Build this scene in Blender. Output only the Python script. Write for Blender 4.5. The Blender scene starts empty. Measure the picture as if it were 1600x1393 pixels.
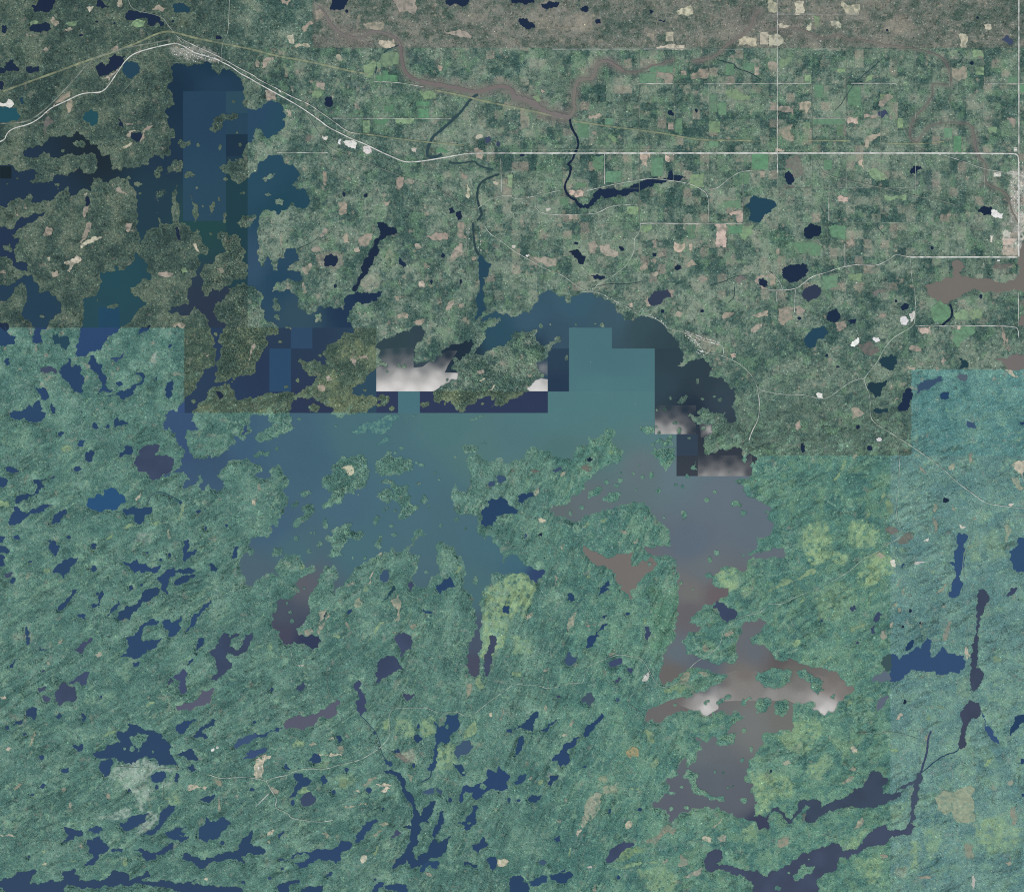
import bpy, bmesh, math, random
import numpy as np
from mathutils import Vector
from mathutils.geometry import delaunay_2d_cdt

# ------------------------------------------------------------------ camera, sky, sun, exposure
S = 15.0                      # metres per map unit (one map unit = one pixel of the survey photograph)
W0, H0 = 1600.0, 1393.0
scene = bpy.context.scene
ALT = 60000.0
cam_d = bpy.data.cameras.new("camera")
cam = bpy.data.objects.new("camera", cam_d)
scene.collection.objects.link(cam)
cam.location = (0, 0, ALT)
cam.rotation_euler = (0, 0, 0)
cam_d.sensor_fit = 'HORIZONTAL'
cam_d.angle = 2 * math.atan(W0 * S / 2 / ALT)
cam_d.clip_start = 100
cam_d.clip_end = 600000
scene.camera = cam

SUN_EL = math.radians(46)
SUN_AZ = math.radians(222)     # compass bearing of the sun: south-west
sdir = Vector((math.sin(SUN_AZ) * math.cos(SUN_EL), math.cos(SUN_AZ) * math.cos(SUN_EL), math.sin(SUN_EL)))
world = bpy.data.worlds.new("World")
scene.world = world
world.use_nodes = True
wn = world.node_tree.nodes
sky = wn.new("ShaderNodeTexSky")
sky.sky_type = 'NISHITA'
sky.sun_disc = False
sky.sun_elevation = SUN_EL
sky.sun_rotation = SUN_AZ
bg = wn["Background"]
bg.inputs["Strength"].default_value = 0.10
world.node_tree.links.new(sky.outputs[0], bg.inputs["Color"])
sun_d = bpy.data.lights.new("sun", 'SUN')
sun_d.energy = 3.4
sun_d.angle = math.radians(0.5)
sun_d.color = (1.0, 0.96, 0.90)
sun = bpy.data.objects.new("sun", sun_d)
scene.collection.objects.link(sun)
sun.rotation_euler = sdir.to_track_quat('Z', 'Y').to_euler()
scene.view_settings.view_transform = 'Standard'
scene.view_settings.look = 'None'
scene.view_settings.exposure = 0.0
scene.view_settings.gamma = 1.0
scene.cycles.use_denoising = False
scene.cycles.max_bounces = 4
scene.cycles.filter_width = 1.1

# albedo = picture colour / KL, so that a flat lit surface shows that colour under this sun and sky
KL = np.array([1.12, 1.12, 1.16])
def lin(c):
    c = np.asarray(c, float) / 255.0
    return np.where(c <= 0.04045, c / 12.92, ((c + 0.055) / 1.055) ** 2.4) / KL

# ------------------------------------------------------------------ traced survey data
TILE = "ABCDEFGHIJKLMNOP"
def pts(s):
    out = []; ox = oy = 0.0
    for t in s.split():
        if t in TILE:
            k = TILE.index(t); ox = 400.0 * (k % 4); oy = 348.0 * (k // 4)
        else:
            x, y = t.split(','); out.append((ox + float(x) / 4, oy + float(y) / 4))
    return out
def push(P, d=45):
    o = []
    for x, y in P:
        if x <= 0.5: x = -d
        if x >= 1599.5: x = 1600 + d
        if y <= 0.5: y = -d
        if y >= 1391.0: y = 1393 + d
        o.append((x, y))
    return o
rng = random.Random(7)
def frac(P, amp=0.16, minlen=1.7, closed=True):
    P = list(P)
    for _ in range(9):
        n = len(P); Q = []; done = True
        for i in range(n):
            a = P[i]; Q.append(a)
            if i == n - 1 and not closed: break
            b = P[(i + 1) % n]
            dx, dy = b[0] - a[0], b[1] - a[1]; L = math.hypot(dx, dy)
            if L > minlen * 1.5:
                done = False
                k = rng.uniform(-amp, amp) * min(1.0, 14.0 / L)
                Q.append((a[0] + dx * .5 - dy * k, a[1] + dy * .5 + dx * k))
        P = Q
        if done: break
    return P
def blob(x, y, r, e=0.3, n=9):
    a0 = rng.uniform(0, 6.28)
    st = rng.uniform(0.75, 1.25)
    return [(x + r * st * (1 + rng.uniform(-e, e)) * math.cos(a0 + 6.2832 * i / n), y + r / st * (1 + rng.uniform(-e, e)) * math.sin(a0 + 6.2832 * i / n)) for i in range(n)]

def ragged(P, grow, jit):
    A = sum(a[0] * b[1] - b[0] * a[1] for a, b in zip(P, P[1:] + P[:1])); sg = 1 if A > 0 else -1
    out = []; n = len(P)
    for i in range(n):
        a, b = P[i - 1], P[(i + 1) % n]; dx, dy = b[0] - a[0], b[1] - a[1]; l = math.hypot(dx, dy) or 1
        k = grow + (rng.uniform(-jit, jit) if rng.random() < .6 else rng.uniform(0, jit * 1.6))
        out.append((P[i][0] + dy / l * k * sg, P[i][1] - dx / l * k * sg))
    return out
GREAT = """F 745,780 770,745 830,720 900,690 960,690 970,660 1000,645 1060,680 1040,720 1000,745 985,800 975,850 990,890 1080,860 1160,830 1200,780 1260,760 1310,735 1350,730 1358,755 1390,735 1440,700 1445,650 1500,630 1540,615 1530,588 1470,590 1420,615 1405,625 1420,590 1480,560 1560,570 1600,590
G 60,570 110,570 130,535 160,500 165,460 200,435 240,425 270,440 290,460 330,465 340,500 370,500 385,460 440,440 500,440 550,460 620,500 650,530 690,580 700,610 740,605 780,590 840,590 890,600 930,620 960,650 1000,700 1040,740 1060,800 1075,860 1035,895 1060,900 1100,870 1150,850 1190,845 1230,870 1245,920 1230,965 1260,970 1310,970 1350,1010 1400,1040 1395,1090 1375,1140 1390,1190 1400,1220 1380,1250 1345,1240 1335,1190 1340,1160 1300,1190 1260,1190 1230,1160 1190,1150 1160,1175 1175,1205 1110,1190 1095,1210 1150,1250 1200,1255 1250,1260 1255,1310 1200,1340 1195,1392
K 1200,50 1255,45 1290,20 1340,35 1420,10 1440,40 1425,90 1460,110 1470,60 1520,70 1520,110 1500,150 1490,190 1395,215 1440,245 1460,310 1520,330 1560,350 1600,380 L 10,380 15,415 K 1580,405 1600,430 L 0,470 40,475 30,510 10,560 K 1530,565 1540,620 1500,650 1435,690 1500,690 1560,670 1600,660 L 60,645 105,660 100,690 30,690 0,700 K 1560,700 1470,710 1465,760 1440,790 1400,750 1340,750 1300,760 1270,800 1255,870 1290,890 1350,890 1350,920 1300,950 1260,980 1190,1000 1140,1050 1110,1110 1180,1130 1130,1160 1080,1200 1060,1230 1090,1280 1090,1310 1160,1330 1230,1340 1320,1360 1400,1350 1415,1310 1415,1210 1440,1150 1460,1100 1540,1080 1590,1110 1560,1160 1480,1190 1490,1230 1580,1240
L 0,1270 20,1290 60,1340 150,1335 230,1370 270,1391 P 330,0 400,20 450,60 480,100 540,130 500,160 460,200 430,230 410,270 350,290 280,255 300,210 260,200 200,210 170,200 145,230 150,300 150,390 1,400
O 1560,415 1560,480 1500,560 1470,620 1450,700 1500,715 1510,790 1530,830 1510,920 1600,915 P 20,900 0,935 O 1600,1010 1540,1000 1500,950 1450,930 1400,930 1350,900 1320,890 1290,865 1200,860 1150,870 1100,900 1040,910 1010,940 1000,970 970,960 985,920 960,880 900,870 880,850 890,830 940,810 950,780 1000,790 1030,770 980,760 985,730 950,715 1040,680 1045,620 1070,570 1090,560 1090,620 1150,590 1160,540 1190,500 1150,430 1190,450 1220,465 1250,430 1275,420 1280,470 1330,480 1390,440 1400,400 1345,415 1400,350 1460,290 1400,260 1340,280 1300,265 1250,270 1240,300 1200,290 1170,260 1100,255 1040,270 990,290 940,330 880,315 840,330 835,280 880,240 940,220 1000,195 1060,180 1110,180 1140,150 1200,150 1250,110 1310,80 1350,50 1290,25 1200,5
K 1160,1385 1110,1391 O 1090,15 1040,50 1000,85 950,100 920,60 925,2 K 940,1390 950,1330 970,1280 1000,1240 1030,1200 1030,1100 1045,1050 1045,980 1030,920 1040,870 1030,790 1035,740 1010,700 970,675 900,690 875,690 845,665 835,625 930,630 1000,635 990,570 960,510 940,480 900,450 870,420 860,380 820,350 760,345 700,370 650,380 600,390 520,420 440,450 370,470 330,440 270,440 260,410 230,395 260,370 340,370 370,330 410,310 460,270 470,220 510,180 560,150 600,130 640,110 690,80 680,20
G 650,1392 620,1340 650,1320 640,1290 580,1290 540,1340 480,1330 480,1380 K 400,0 385,40 385,90 250,75 230,20 150,10 90,20 40,90 0,100
J 1590,100 1500,80 1450,100 1400,80 1390,40 1330,60 1310,70 1315,130 1340,200 1330,260 1300,290 1240,220 1215,290 1230,400 1260,430 1300,430 1390,440 1380,540 1430,590 1450,560 1480,610 1520,640 1540,740 1560,700 1600,680 K 40,700 90,750 200,770 200,800 160,860 130,840 90,800 40,800 0,790
J 1550,810 1490,790 1470,850 1430,890 1410,940 1400,1000 1410,1040 1390,1150 1400,1200 1385,1300 1395,1390 N 1370,50 1340,50 1332,0 J 1330,1260 1370,1200 1370,1100 1350,1000 1355,930 1310,900 1290,880 1310,780 1290,690 1250,670 1240,630 1180,610 1140,600 1120,650 1130,740 1140,800 1080,850 1060,890 1000,870 980,840 1000,780 1020,700 1000,680 960,660 990,600 1050,570 1075,545 1030,515 980,530 970,590 930,640 890,670 850,630 840,660 790,670 750,690 700,720 640,750 600,790 570,830 520,880 490,930 490,880 510,790 490,745 430,750 425,800 370,880 360,910 335,930 335,1000 305,1100 250,1150 260,1160 300,1190 340,1175 390,1185 405,1220 390,1260 350,1270 310,1245 240,1220 210,1240 170,1230 130,1150 95,1110 100,1050 130,1035 125,980 150,950 200,960 240,970 270,920 240,860 270,830 330,800 370,790 365,750 290,740 270,700 300,670 250,670 200,690 180,670 170,700 110,760 160,820 130,810 100,790 60,800 20,830
I 1580,885 1540,870 1530,820 1500,760 1505,710 1550,670 1580,700 1600,660 1570,640 1565,590 1598,575 J 60,580 95,550 100,490 130,510 160,430 200,370 205,320 170,290 200,250 195,190 160,140 100,130 90,180 60,210 5,190
I 1585,190 1598,150 1590,110 1540,75 1500,90 1420,110 1400,140 1370,160 1350,190 1400,220 1405,250 1360,285 1320,270 1300,240 1280,280 1255,285 1250,240 1270,220 1250,180 1230,190 1225,240 1180,260 1140,270 1150,230 1190,210 1170,180 1140,160 1060,190 1020,180 1100,150 1140,120 1150,60 1135,5
E 1115,1390 1165,1390 I 1180,30 1210,80 1270,85 1310,60 1320,80 1370,70 1400,40 1430,30 1440,2 E 1465,1390 1460,1330 1500,1355 1540,1350 1575,1290 1560,1250 1570,1205 F 0,1200 80,1200 100,1250 210,1195 220,1120 280,1090 350,1085 400,1110 430,1140 470,1150 470,1200 540,1220 560,1190 690,1190 710,1160 750,1140 825,1110 830,1080 790,1070 750,1090 720,1075 640,1080 595,1070 600,1035 660,1010 690,970 730,930 750,910 770,900 820,910 830,880 780,850"""
WEST = """A 0,1042 60,1025 90,1060 150,1070 215,1060 235,1080 185,1130 230,1145 330,1130 360,1090 440,1080 480,1065 500,1040 520,1085 550,1090 600,1070 605,1020 600,980 570,950 530,955 500,975 450,955 400,970 370,990 330,985 310,960 270,950 210,985 160,985 150,940 200,930 270,900 330,855 370,850 420,860 480,820 520,850 560,880 610,910 625,950 650,985 690,970 695,1020 700,1060 760,1070 780,1045 860,1045 930,1030 960,970 1000,965 1020,1000 1070,970 1065,900 1095,850 1090,820 1060,800 1055,740 1030,700 1040,675 1080,660 1080,590 1050,560 1055,520 1075,470 1070,430 1075,415 1150,405 1240,400 1290,385 1325,400 1340,440 1365,470 1385,440 1400,430 1450,445 1500,490 1525,560 1515,640 1560,685
B 0,690 35,680 60,650 80,630 130,640 165,670 185,720 180,790 150,820 100,850 70,870 40,820 0,800 A 1590,870 1540,900 1520,960 1530,1000 1460,1010 1430,990 1420,1030 1365,1040 1400,1080 1430,1090 1450,1130 1490,1150 1530,1130 1560,1100 1598,1080 B 20,1010 60,995 130,970 155,965 170,1000 200,1030 250,1050 270,1100 260,1130 225,1155 250,1180 300,1180 330,1230 325,1280 280,1300 240,1270 225,1260 190,1310 140,1345 100,1320 60,1310 20,1350
F 20,20 10,80 5,180 30,270 50,280 70,210 85,230 105,300 135,300 130,240 180,220 185,170 215,155 250,160 260,200 270,240 210,265 190,285 230,300 280,305 290,350 230,360 200,345 160,370 120,385 100,435 150,430 190,410 220,440 250,455 270,470 260,510 290,545 320,570 370,560 395,520 430,540 480,535 520,530 545,550 555,500 570,455 600,450 620,410 640,405 615,435 700,440 760,430 800,425 775,460 750,490 700,500 650,500 610,520 580,550 570,590 570,620 600,650 620,665 610,690 540,700 500,745 440,770 410,810 440,850 450,900 400,860 360,850 330,870 270,845 260,870 300,920 320,950 380,955 360,1000 290,1040 240,1070 220,1060 150,1065 60,1065 0,1090
E 1520,1100 1480,1110 1470,1060 1410,1000 1330,1020 1290,1060 1270,1110 1230,1160 1200,1190 1190,1240 1240,1290 1200,1300 1170,1290 1155,1330 1165,1390 1115,1390 1100,1310 1060,1275 1020,1290 1040,1230 1060,1175 1110,1180 1155,1110 1160,1085 1200,1060 1230,1000 1260,960 1270,920 1340,900 1345,860 1350,800 1340,740 1320,660 1300,620 1270,570 1220,520 1190,560 1150,580 1080,570 1050,550 1110,520 1180,510 1170,440 1200,390 1190,350 1240,335 1235,290 1240,230 1250,195 1300,190 1270,130 1250,60 1230,40 1200,60 1190,20 A 1120,1392 1120,1300 1105,1170 1120,1110 1095,1180 1070,1300 1085,1392 E 1060,10 1010,4 A 990,1330 990,1250 1060,1195 1030,1170 985,1190 965,1240 970,1330 1000,1392 E 990,30 930,45 910,60 880,140 870,60 850,20 A 865,1390 860,1300 850,1230 840,1180 800,1120 740,1105 700,1120 650,1140 620,1105 580,1110 565,1160 565,1200 530,1180 490,1200 430,1230 425,1160 370,1200 340,1230 300,1250 200,1270 180,1200 160,1240 60,1250 50,1290 0,1320"""

LAKES = """. A 100,1392 160,1360 240,1340 280,1325 270,1345 230,1370 E 180,0 150,20 100,50 70,75 85,100 120,95 95,140 90,200 100,250 160,245 175,270 170,300 120,290 80,260 80,230 40,205 0,200 0,40 40,30 90,35
. E 160,330 200,330 215,370 245,400 240,440 300,430 350,460 380,520 370,570 330,600 300,620 285,665 260,665 265,750 235,755 205,740 215,690 225,665 200,625 150,600 140,560 165,500 170,430 160,390 130,370 80,400 80,440 40,490 0,515 0,410 60,395 100,370
. E 845,180 900,230 920,260 915,310 945,330 940,355 880,360 870,380 820,400 815,435 860,460 915,500 910,520 860,550 830,590 815,620 780,640 740,665 700,700 650,745 630,790 560,805 510,830 470,820 480,760 500,700 500,665 520,640 525,590 525,540 520,480 560,470 600,460 620,420 640,370 630,310 680,310 725,290 720,265 740,300 770,300 800,270 840,240
r K 450,630 490,660 560,680 600,710 650,680 720,680 755,670 740,720 740,745 790,755 810,720 850,720 870,690 905,740 880,780 830,800 790,850 770,890 740,900 760,950 740,960 720,920 680,900 690,870 650,840 650,800 620,770 580,740 530,750 480,700
n A 195,40 240,15 270,0 325,0 325,60 300,75 260,70 220,75
n A 605,0 640,0 650,30 685,45 640,55 605,40
n A 785,90 830,70 880,85 940,90 1000,120 1025,150 1010,165 975,140 960,165 925,155 920,115 870,115 820,130 790,120
d A 1080,40 1130,25 1160,40 1195,50 1180,75 1130,75 1085,70
n A 10,165 35,160 50,180 35,205 10,195
n A 185,175 230,155 310,155 320,180 270,190 200,195
n A 35,390 80,375 95,410 120,440 80,435 40,440 0,470 0,455 30,430
n A 165,420 240,418 245,445 200,455 170,450
n A 605,410 640,395 655,420 680,400 685,360 720,340 775,350 775,385 740,420 700,445 670,470 640,465 620,480 608,450
d A 770,400 820,385 860,395 875,430 850,470 805,490 775,455 765,430
t A 0,680 50,668 100,680 125,720 100,755 40,765 0,755
t A 520,745 530,710 570,685 605,700 610,740 600,780 575,790 545,765
N A 820,825 880,825 888,870 855,888 825,870
N A 740,740 765,770 770,800 745,785
N A 530,1240 550,1225 558,1280 540,1290
n A 0,495 12,510 10,560 0,575
d A 120,615 145,615 155,645 130,650
N B 470,0 575,0 560,30 530,60 490,70 465,60 475,30
N B 1185,15 1220,0 1250,10 1260,0 1330,5 1320,30 1260,30 1240,20 1210,38
N B 430,620 470,605 475,660 450,670 430,650
N B 1205,1300 1230,1290 1240,1325 1215,1338
N B 1250,1330 1280,1320 1285,1360 1260,1378
N C 0,0 130,0 135,20 80,30 0,20
N C 185,25 240,10 290,15 280,45 230,55 190,45
N C 430,55 470,35 475,70 440,72
N C 45,120 90,115 130,145 145,175 90,180 55,155
N C 525,125 550,120 550,145 530,150
N C 860,65 885,75 870,88
N C 915,128 960,122 945,138
d C 1460,1290 1490,1250 1520,1225 1570,1240 1600,1250 D 40,1260 50,1290 20,1325 0,1330 C 1570,1355 1550,1390 1520,1390 1490,1380 1490,1340
d C 520,985 570,975 560,1010 530,1005
n C 975,700 1000,690 1015,715 985,720
n C 400,1265 440,1300 500,1285 530,1250 560,1220 620,1235 690,1225 760,1195 850,1160 960,1140 1000,1125 1090,1110 1060,1100 1010,1100 990,1070 970,1120 900,1120 830,1130 770,1150 720,1180 660,1190 590,1180 550,1175 510,1210 500,1250 440,1285
p D 1465,245 1490,225 1530,250 1530,275 1500,275
N D 108,1085 130,1070 160,1090 165,1125 145,1155 120,1140 108,1115
N D 890,1065 910,1040 950,1040 965,1055 920,1085 895,1085
N D 1310,1315 1340,1295 1395,1295 1395,1345 1350,1345 1315,1325
p D 690,700 730,690 745,715 710,735 690,720
N F 755,0 790,0 830,30 880,45 860,75 800,100 770,110 770,170 740,210 710,280 690,320 650,360 635,400 610,430 600,420 640,340 670,310 660,290 680,230 710,180 740,110 780,60
N F 425,230 440,205 500,210 510,240 490,270 430,270
N F 895,215 910,235 935,270 920,280 895,260
d F 1385,230 1400,200 1430,240 1470,260 1450,320 1415,345 1415,400 1420,500 1440,540 1410,580 1370,610 1390,540 1385,450 1395,340 1400,290
N G 355,180 400,168 430,190 455,210 440,260 415,250 390,215
N G 670,150 690,148 697,172 680,178
N G 880,190 905,190 900,210 885,210
N G 1015,275 1040,265 1060,285 1030,300 1018,290
p2 G 850,480 870,450 920,425 970,420 1000,440 990,465 940,495 890,520 860,515
N G 1540,355 1570,345 1600,370 1580,400 1545,380
N G 495,330 580,340 570,350 510,345
N H 225,80 240,30 285,12 330,30 325,70 270,100 240,95
N H 105,280 140,262 240,262 250,300 235,335 180,370 130,380 100,345
p2 H 220,440 260,400 310,390 330,430 300,470 255,495 225,475
N H 380,560 430,542 450,570 440,605 390,620 360,605
d H 225,740 250,700 300,660 345,645 375,690 350,720 300,740 290,775 260,785 235,765
N H 830,525 850,505 880,515 870,540 835,540
N H 500,610 550,600 545,630 515,632
d2 H 695,870 720,835 770,825 805,840 800,880 785,915 750,915 710,895
d2 H 620,1030 640,995 690,1000 740,985 730,1020 705,1050 695,1085 670,1090 655,1060
N H 810,1150 840,1120 840,1070 870,1035 895,1040 900,1090 880,1130 860,1175 820,1175
d2 H 660,1170 690,1155 750,1165 745,1185 700,1190 665,1180
d2 H 1195,845 1245,865 1250,900 1200,915 1210,880
h H 1180,960 1200,940 1240,950 1240,980 1200,980
k H 920,1010 960,1000 1020,985 1080,955 1090,980 1040,1010 980,1040 930,1065
n H 1075,1075 1100,1058 1130,1065 1130,1095 1085,1100
n H 1570,1240 1600,1235 1600,1260 1575,1258
k H 1240,1235 1290,1250 1300,1285 1260,1280
r H 985,400 1010,385 1080,380 1110,345 1160,340 1150,260 1180,235 1215,250 1230,280 1190,310 1210,340 1280,350 1350,350 1430,375 1500,365 1560,340 1560,250 1570,200 1590,130 1600,110 1600,430 1500,425 1440,435 1350,435 1270,420 1230,430 1200,465 1160,480 1130,500 1090,500 1050,470 1010,455 1000,420
r H 1600,560 1580,580 1570,640 1600,660
r H 1410,850 1460,850 1520,830 1600,810 1600,912 1500,915 1470,880
n E 0,600 40,630 45,690 100,715 90,755 30,770 0,770
d E 335,700 355,695 360,735 430,720 435,750 410,795 385,780 375,755 340,760
n E 25,865 50,845 62,880 35,885
n E 870,690 880,660 940,640 930,660 890,680 865,700
p E 255,910 300,900 350,925 360,935 300,938 255,930
n E 370,935 400,890 430,845 445,890 435,905 470,890 500,890 500,950 525,980 520,1050 465,1055 430,1000
n E 555,870 565,830 585,830 600,870 640,885 630,910 660,960 665,1000 645,1010 620,960 560,920
n E 620,1060 640,1010 665,1030 705,1045 690,1060 640,1050
n E 670,1080 760,1050 830,1020 890,975 845,940 900,955 890,1000 830,1050 770,1105 740,1075
k2 E 690,850 730,840 775,810 765,840 720,865
n E 725,1000 750,990 765,1010 740,1020
n E 1045,1000 1075,985 1085,1010 1065,1050 1075,1080 1055,1100 1035,1050
n E 1052,775 1070,755 1065,780
n E 970,970 982,960 980,985
n E 225,1030 270,1030 300,1095 260,1100 245,1060
n E 60,1190 130,1180 180,1130 200,1160 240,1110 255,1150 255,1180 285,1190 270,1220 200,1240 150,1215 70,1215
n E 320,1130 345,1160 345,1190 325,1180
n E 715,1250 730,1215 745,1245 800,1250 745,1265 710,1280
n E 580,1270 590,1245 615,1280 590,1285
n E 365,1330 385,1305 400,1310 380,1335
n E 485,1385 500,1360 530,1360 520,1390
n E 660,1280 675,1255 680,1285
k2 E 1515,1320 1540,1265 1545,1300 1525,1325
N E 1505,580 1550,570 1550,600 1525,635
N E 1345,1050 1380,1060 1392,1090 1370,1100
N E 1090,40 1110,30 1130,110 1105,90
n I 545,40 570,28 590,45 575,90 550,98 535,80
n I 755,45 780,5 825,0 830,40 800,55 750,75
p I 880,25 920,0 1000,0 990,30 960,65 1000,60 1040,60 1085,100 1070,150 1020,175 985,210 955,215 930,180 900,160 860,150 840,110 850,80
n I 35,140 70,135 120,160 70,168 40,158
n I 460,145 490,128 512,150 490,165
n I 0,195 45,205 35,250 15,260 0,210
n I 210,215 345,190 250,225 280,250 240,295 170,340 100,360 100,325 200,310 230,270
n I 85,380 130,410 160,425 200,400 250,375 330,375 270,410 240,420 130,475 60,495 60,460 75,430
n I 330,460 370,410 410,398 410,430 370,480 320,490
b I 540,365 560,330 600,315 650,320 655,275 690,262 730,285 770,310 790,345 760,360 720,400 690,395 640,410 590,400 555,385
n I 765,405 840,380 870,395 910,385 950,380 950,415 905,430 900,470 870,490 840,465 840,430 790,440
n I 0,560 30,570 15,600 0,610
n I 85,570 105,560 125,575 100,585
n I 0,635 50,645 60,665 0,680
n I 0,700 30,695 30,750 0,770
p I 30,800 80,795 70,815 35,825
n I 60,850 95,825 75,865
n I 305,590 340,595 370,630 345,690 320,660
n I 570,620 600,610 600,645 575,645
n I 330,790 370,740 440,700 485,700 470,730 440,755 430,790 395,830 375,790
n I 565,770 600,750 605,775 575,785
n I 770,725 820,735 850,710 870,740 910,740 950,770 1000,740 980,790 930,780 870,775 840,800 820,770 790,745
n I 985,825 1030,795 1090,760 1095,800 1050,830 1045,870 1050,930 1020,910 1015,870
n I 1090,860 1120,825 1200,805 1260,815 1180,825 1110,870
n I 1100,790 1220,775 1130,795
n I 1310,740 1355,770 1350,788 1320,780
n I 1150,725 1150,690 1160,620 1150,595 1180,590 1180,640 1165,670 1230,655 1215,680
n I 750,1090 745,1040 790,1000 830,1010 880,960 900,910 960,890 1000,900 960,940 930,970 890,970 860,1010 830,1040 810,1085 780,1075
n I 365,1030 385,985 430,950 450,905 475,895 465,940 430,980 400,1015
n I 565,995 610,990 615,940 640,905 645,930 625,960 620,990 640,1005 580,1010
n I 670,1065 690,1030 740,965 750,985 710,1030
n I 480,1060 530,1055 535,1085
n I 1015,1100 1050,1085 1065,1110 1100,1095 1130,1065 1135,1090 1110,1110 1130,1140 1095,1180 1050,1190 1055,1150 1020,1130
n I 1160,1160 1190,1120 1210,1060 1250,1030 1320,965 1320,980 1270,1030 1230,1070 1220,1120 1180,1155
n I 755,1320 800,1300 810,1250 790,1200 830,1190 855,1170 900,1110 950,1080 990,1095 980,1115 930,1120 890,1160 880,1210 890,1240 950,1210 1010,1200 980,1250 920,1270 890,1300 850,1330 800,1315
p I 470,1275 500,1245 580,1205 540,1240 515,1300 500,1295
n I 165,1130 180,1160 185,1230 165,1250 170,1190
n I 230,1255 295,1280 260,1280
n I 60,1392 90,1340 115,1330 80,1385
n I 830,1360 870,1350 860,1375 835,1380
n I 1175,1365 1205,1330 1200,1350
n I 1230,1250 1240,1210 1275,1200 1270,1230 1245,1260 1235,1300
q I 1360,1392 1350,1330 1310,1285 1370,1240 1395,1170 1425,1175 1430,1210 1495,1175 1440,1215 1430,1260 1470,1280 1520,1240 1530,1180 1580,1165 1560,1220 1520,1290 1460,1305 1420,1290 1410,1330 1450,1360 1440,1392 M 1410,20 1380,50 1350,75 1320,70 1350,40
n I 1450,700 1465,640 1490,630 1480,690 1460,705
n I 1120,345 1140,360 1130,400
n I 1225,410 1260,405 1240,422
n I 905,670 935,655 925,675
n J 1405,420 1430,390 1460,380 1450,345 1500,340 1530,320 1570,350 1600,385 K 30,400 30,420 10,430 J 1600,420 1540,430 1500,440 1495,470 1440,505 1410,490
k J 1510,190 1550,190 1560,215 1530,235 1510,220
k J 1445,240 1500,225 1490,250 1460,258
k J 775,810 800,775 835,775 830,820 800,855 780,840
n J 1130,870 1165,850 1210,820 1240,880 1190,895 1150,925 1135,905
p J 950,875 970,850 990,870 960,905
N J 400,1050 435,1035 440,1055 410,1095
n J 570,1040 595,1020 590,1045 572,1058
n J 1045,1020 1100,1035 1095,1050 1055,1040
n J 1550,1000 1580,1000 1580,1045 1545,1040
p J 870,1195 950,1180 975,1220 965,1270 920,1300 905,1320 890,1250
q J 760,1392 785,1330 850,1315 885,1340 885,1370 915,1392 N 920,10 850,30 790,60 750,90 745,30
p J 1460,1190 1505,1190 1500,1240 1470,1300 1460,1392 N 1440,50 1430,0 J 1440,1300
d J 840,910 860,875 870,900 800,960
n K 40,315 90,305 130,295 135,315 80,335 60,355 40,345
n K 530,940 550,890 600,840 610,870 580,890 610,900 570,920
n K 345,930 375,925 390,965 370,975
N K 165,560 190,545 185,565
N K 470,85 490,72 505,85 480,97
k K 240,150 300,130 310,150 270,170
q K 830,1130 850,1130 860,1190 845,1225 830,1190
n K 465,1265 490,1190 520,1185 525,1165 560,1130 595,1110 570,1145 530,1180 545,1190 520,1210 490,1260
n K 565,1075 595,1060 580,1078
q K 610,1350 650,1335 690,1335 680,1360 640,1380 610,1370
k K 330,1350 360,1290 375,1320 410,1320 400,1350 350,1370
p K 1255,1010 1280,970 1330,1000 1400,1035 1390,1080 1350,1105 1310,1080 1300,1040
N L 205,0 230,0 230,30 215,40 205,25
N L 620,10 645,0 650,25 625,32
q L 515,1010 540,998 550,1020 525,1035
q L 665,1070 690,1040 708,1050 690,1095 665,1100
q L 645,1140 670,1120 665,1175 650,1170
b2 L 1190,550 1250,565 1240,590 1220,610 1215,680 1225,740 1205,790 1210,850 1200,920 1150,950 1130,940 1150,880 1170,830 1170,760 1135,735 1175,730 1180,650
b2 L 1600,575 1560,585 1555,630 1510,670 1515,720 1550,790 1600,810
b2 L 1600,840 1580,870 1600,880
p L 1490,940 1520,890 1555,885 1540,920 1500,940
q2 L 1315,905 1345,895 1380,940 1360,990 1345,1040 1325,1060 1310,1150 1305,1270 1300,1390 P 1350,40 1320,110 1290,140 1270,130 1275,0 L 1290,1200 1300,1060 1315,960
n L 860,1275 885,1225 905,1212 905,1240 870,1280
b2 L 860,1310 920,1265 960,1270 975,1230 1000,1195 1015,1250 1015,1320 1060,1300 1090,1255 1110,1280 1150,1300 1220,1310 1225,1390 P 1190,30 1130,20 1090,40 1040,15 970,10 870,30 850,40 790,80 765,80 L 765,1390 765,1306 830,1345
d3 L 715,1330 765,1305 765,1390 P 740,20
h P 740,20 760,30 760,75 640,80 700,40
n L 840,745 850,735 840,765
q M 345,170 375,130 380,95 410,90 430,110 465,115 485,175 470,200 400,205 370,230 350,200
q M 430,95 480,50 520,30 560,25 545,90 510,110 500,80 450,95
n M 165,290 175,255 230,250 225,290 210,320 190,300
n M 75,360 100,330 140,325 120,350
n M 350,300 370,280 390,300 365,315
n M 510,280 540,300 520,330
p M 265,195 280,170 315,185 300,205
p M 235,130 290,115 250,150
q M 250,40 270,10 285,15
q M 1085,55 1110,40 1150,5 1170,30 1160,50 1165,120 1130,160 1110,120 1140,80 1100,60
q M 1050,100 1065,60 1080,80
h2 M 1100,235 1150,215 1220,200 1260,140 1320,130 1350,125 1320,160 1310,210 1240,230 1190,260 1110,260
n M 1100,390 1110,350 1150,325 1230,315 1190,345 1160,380 1125,410
n M 1210,425 1250,370 1290,350 1330,310 1350,320 1340,355 1290,370 1260,400 1300,430 1280,440
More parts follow.
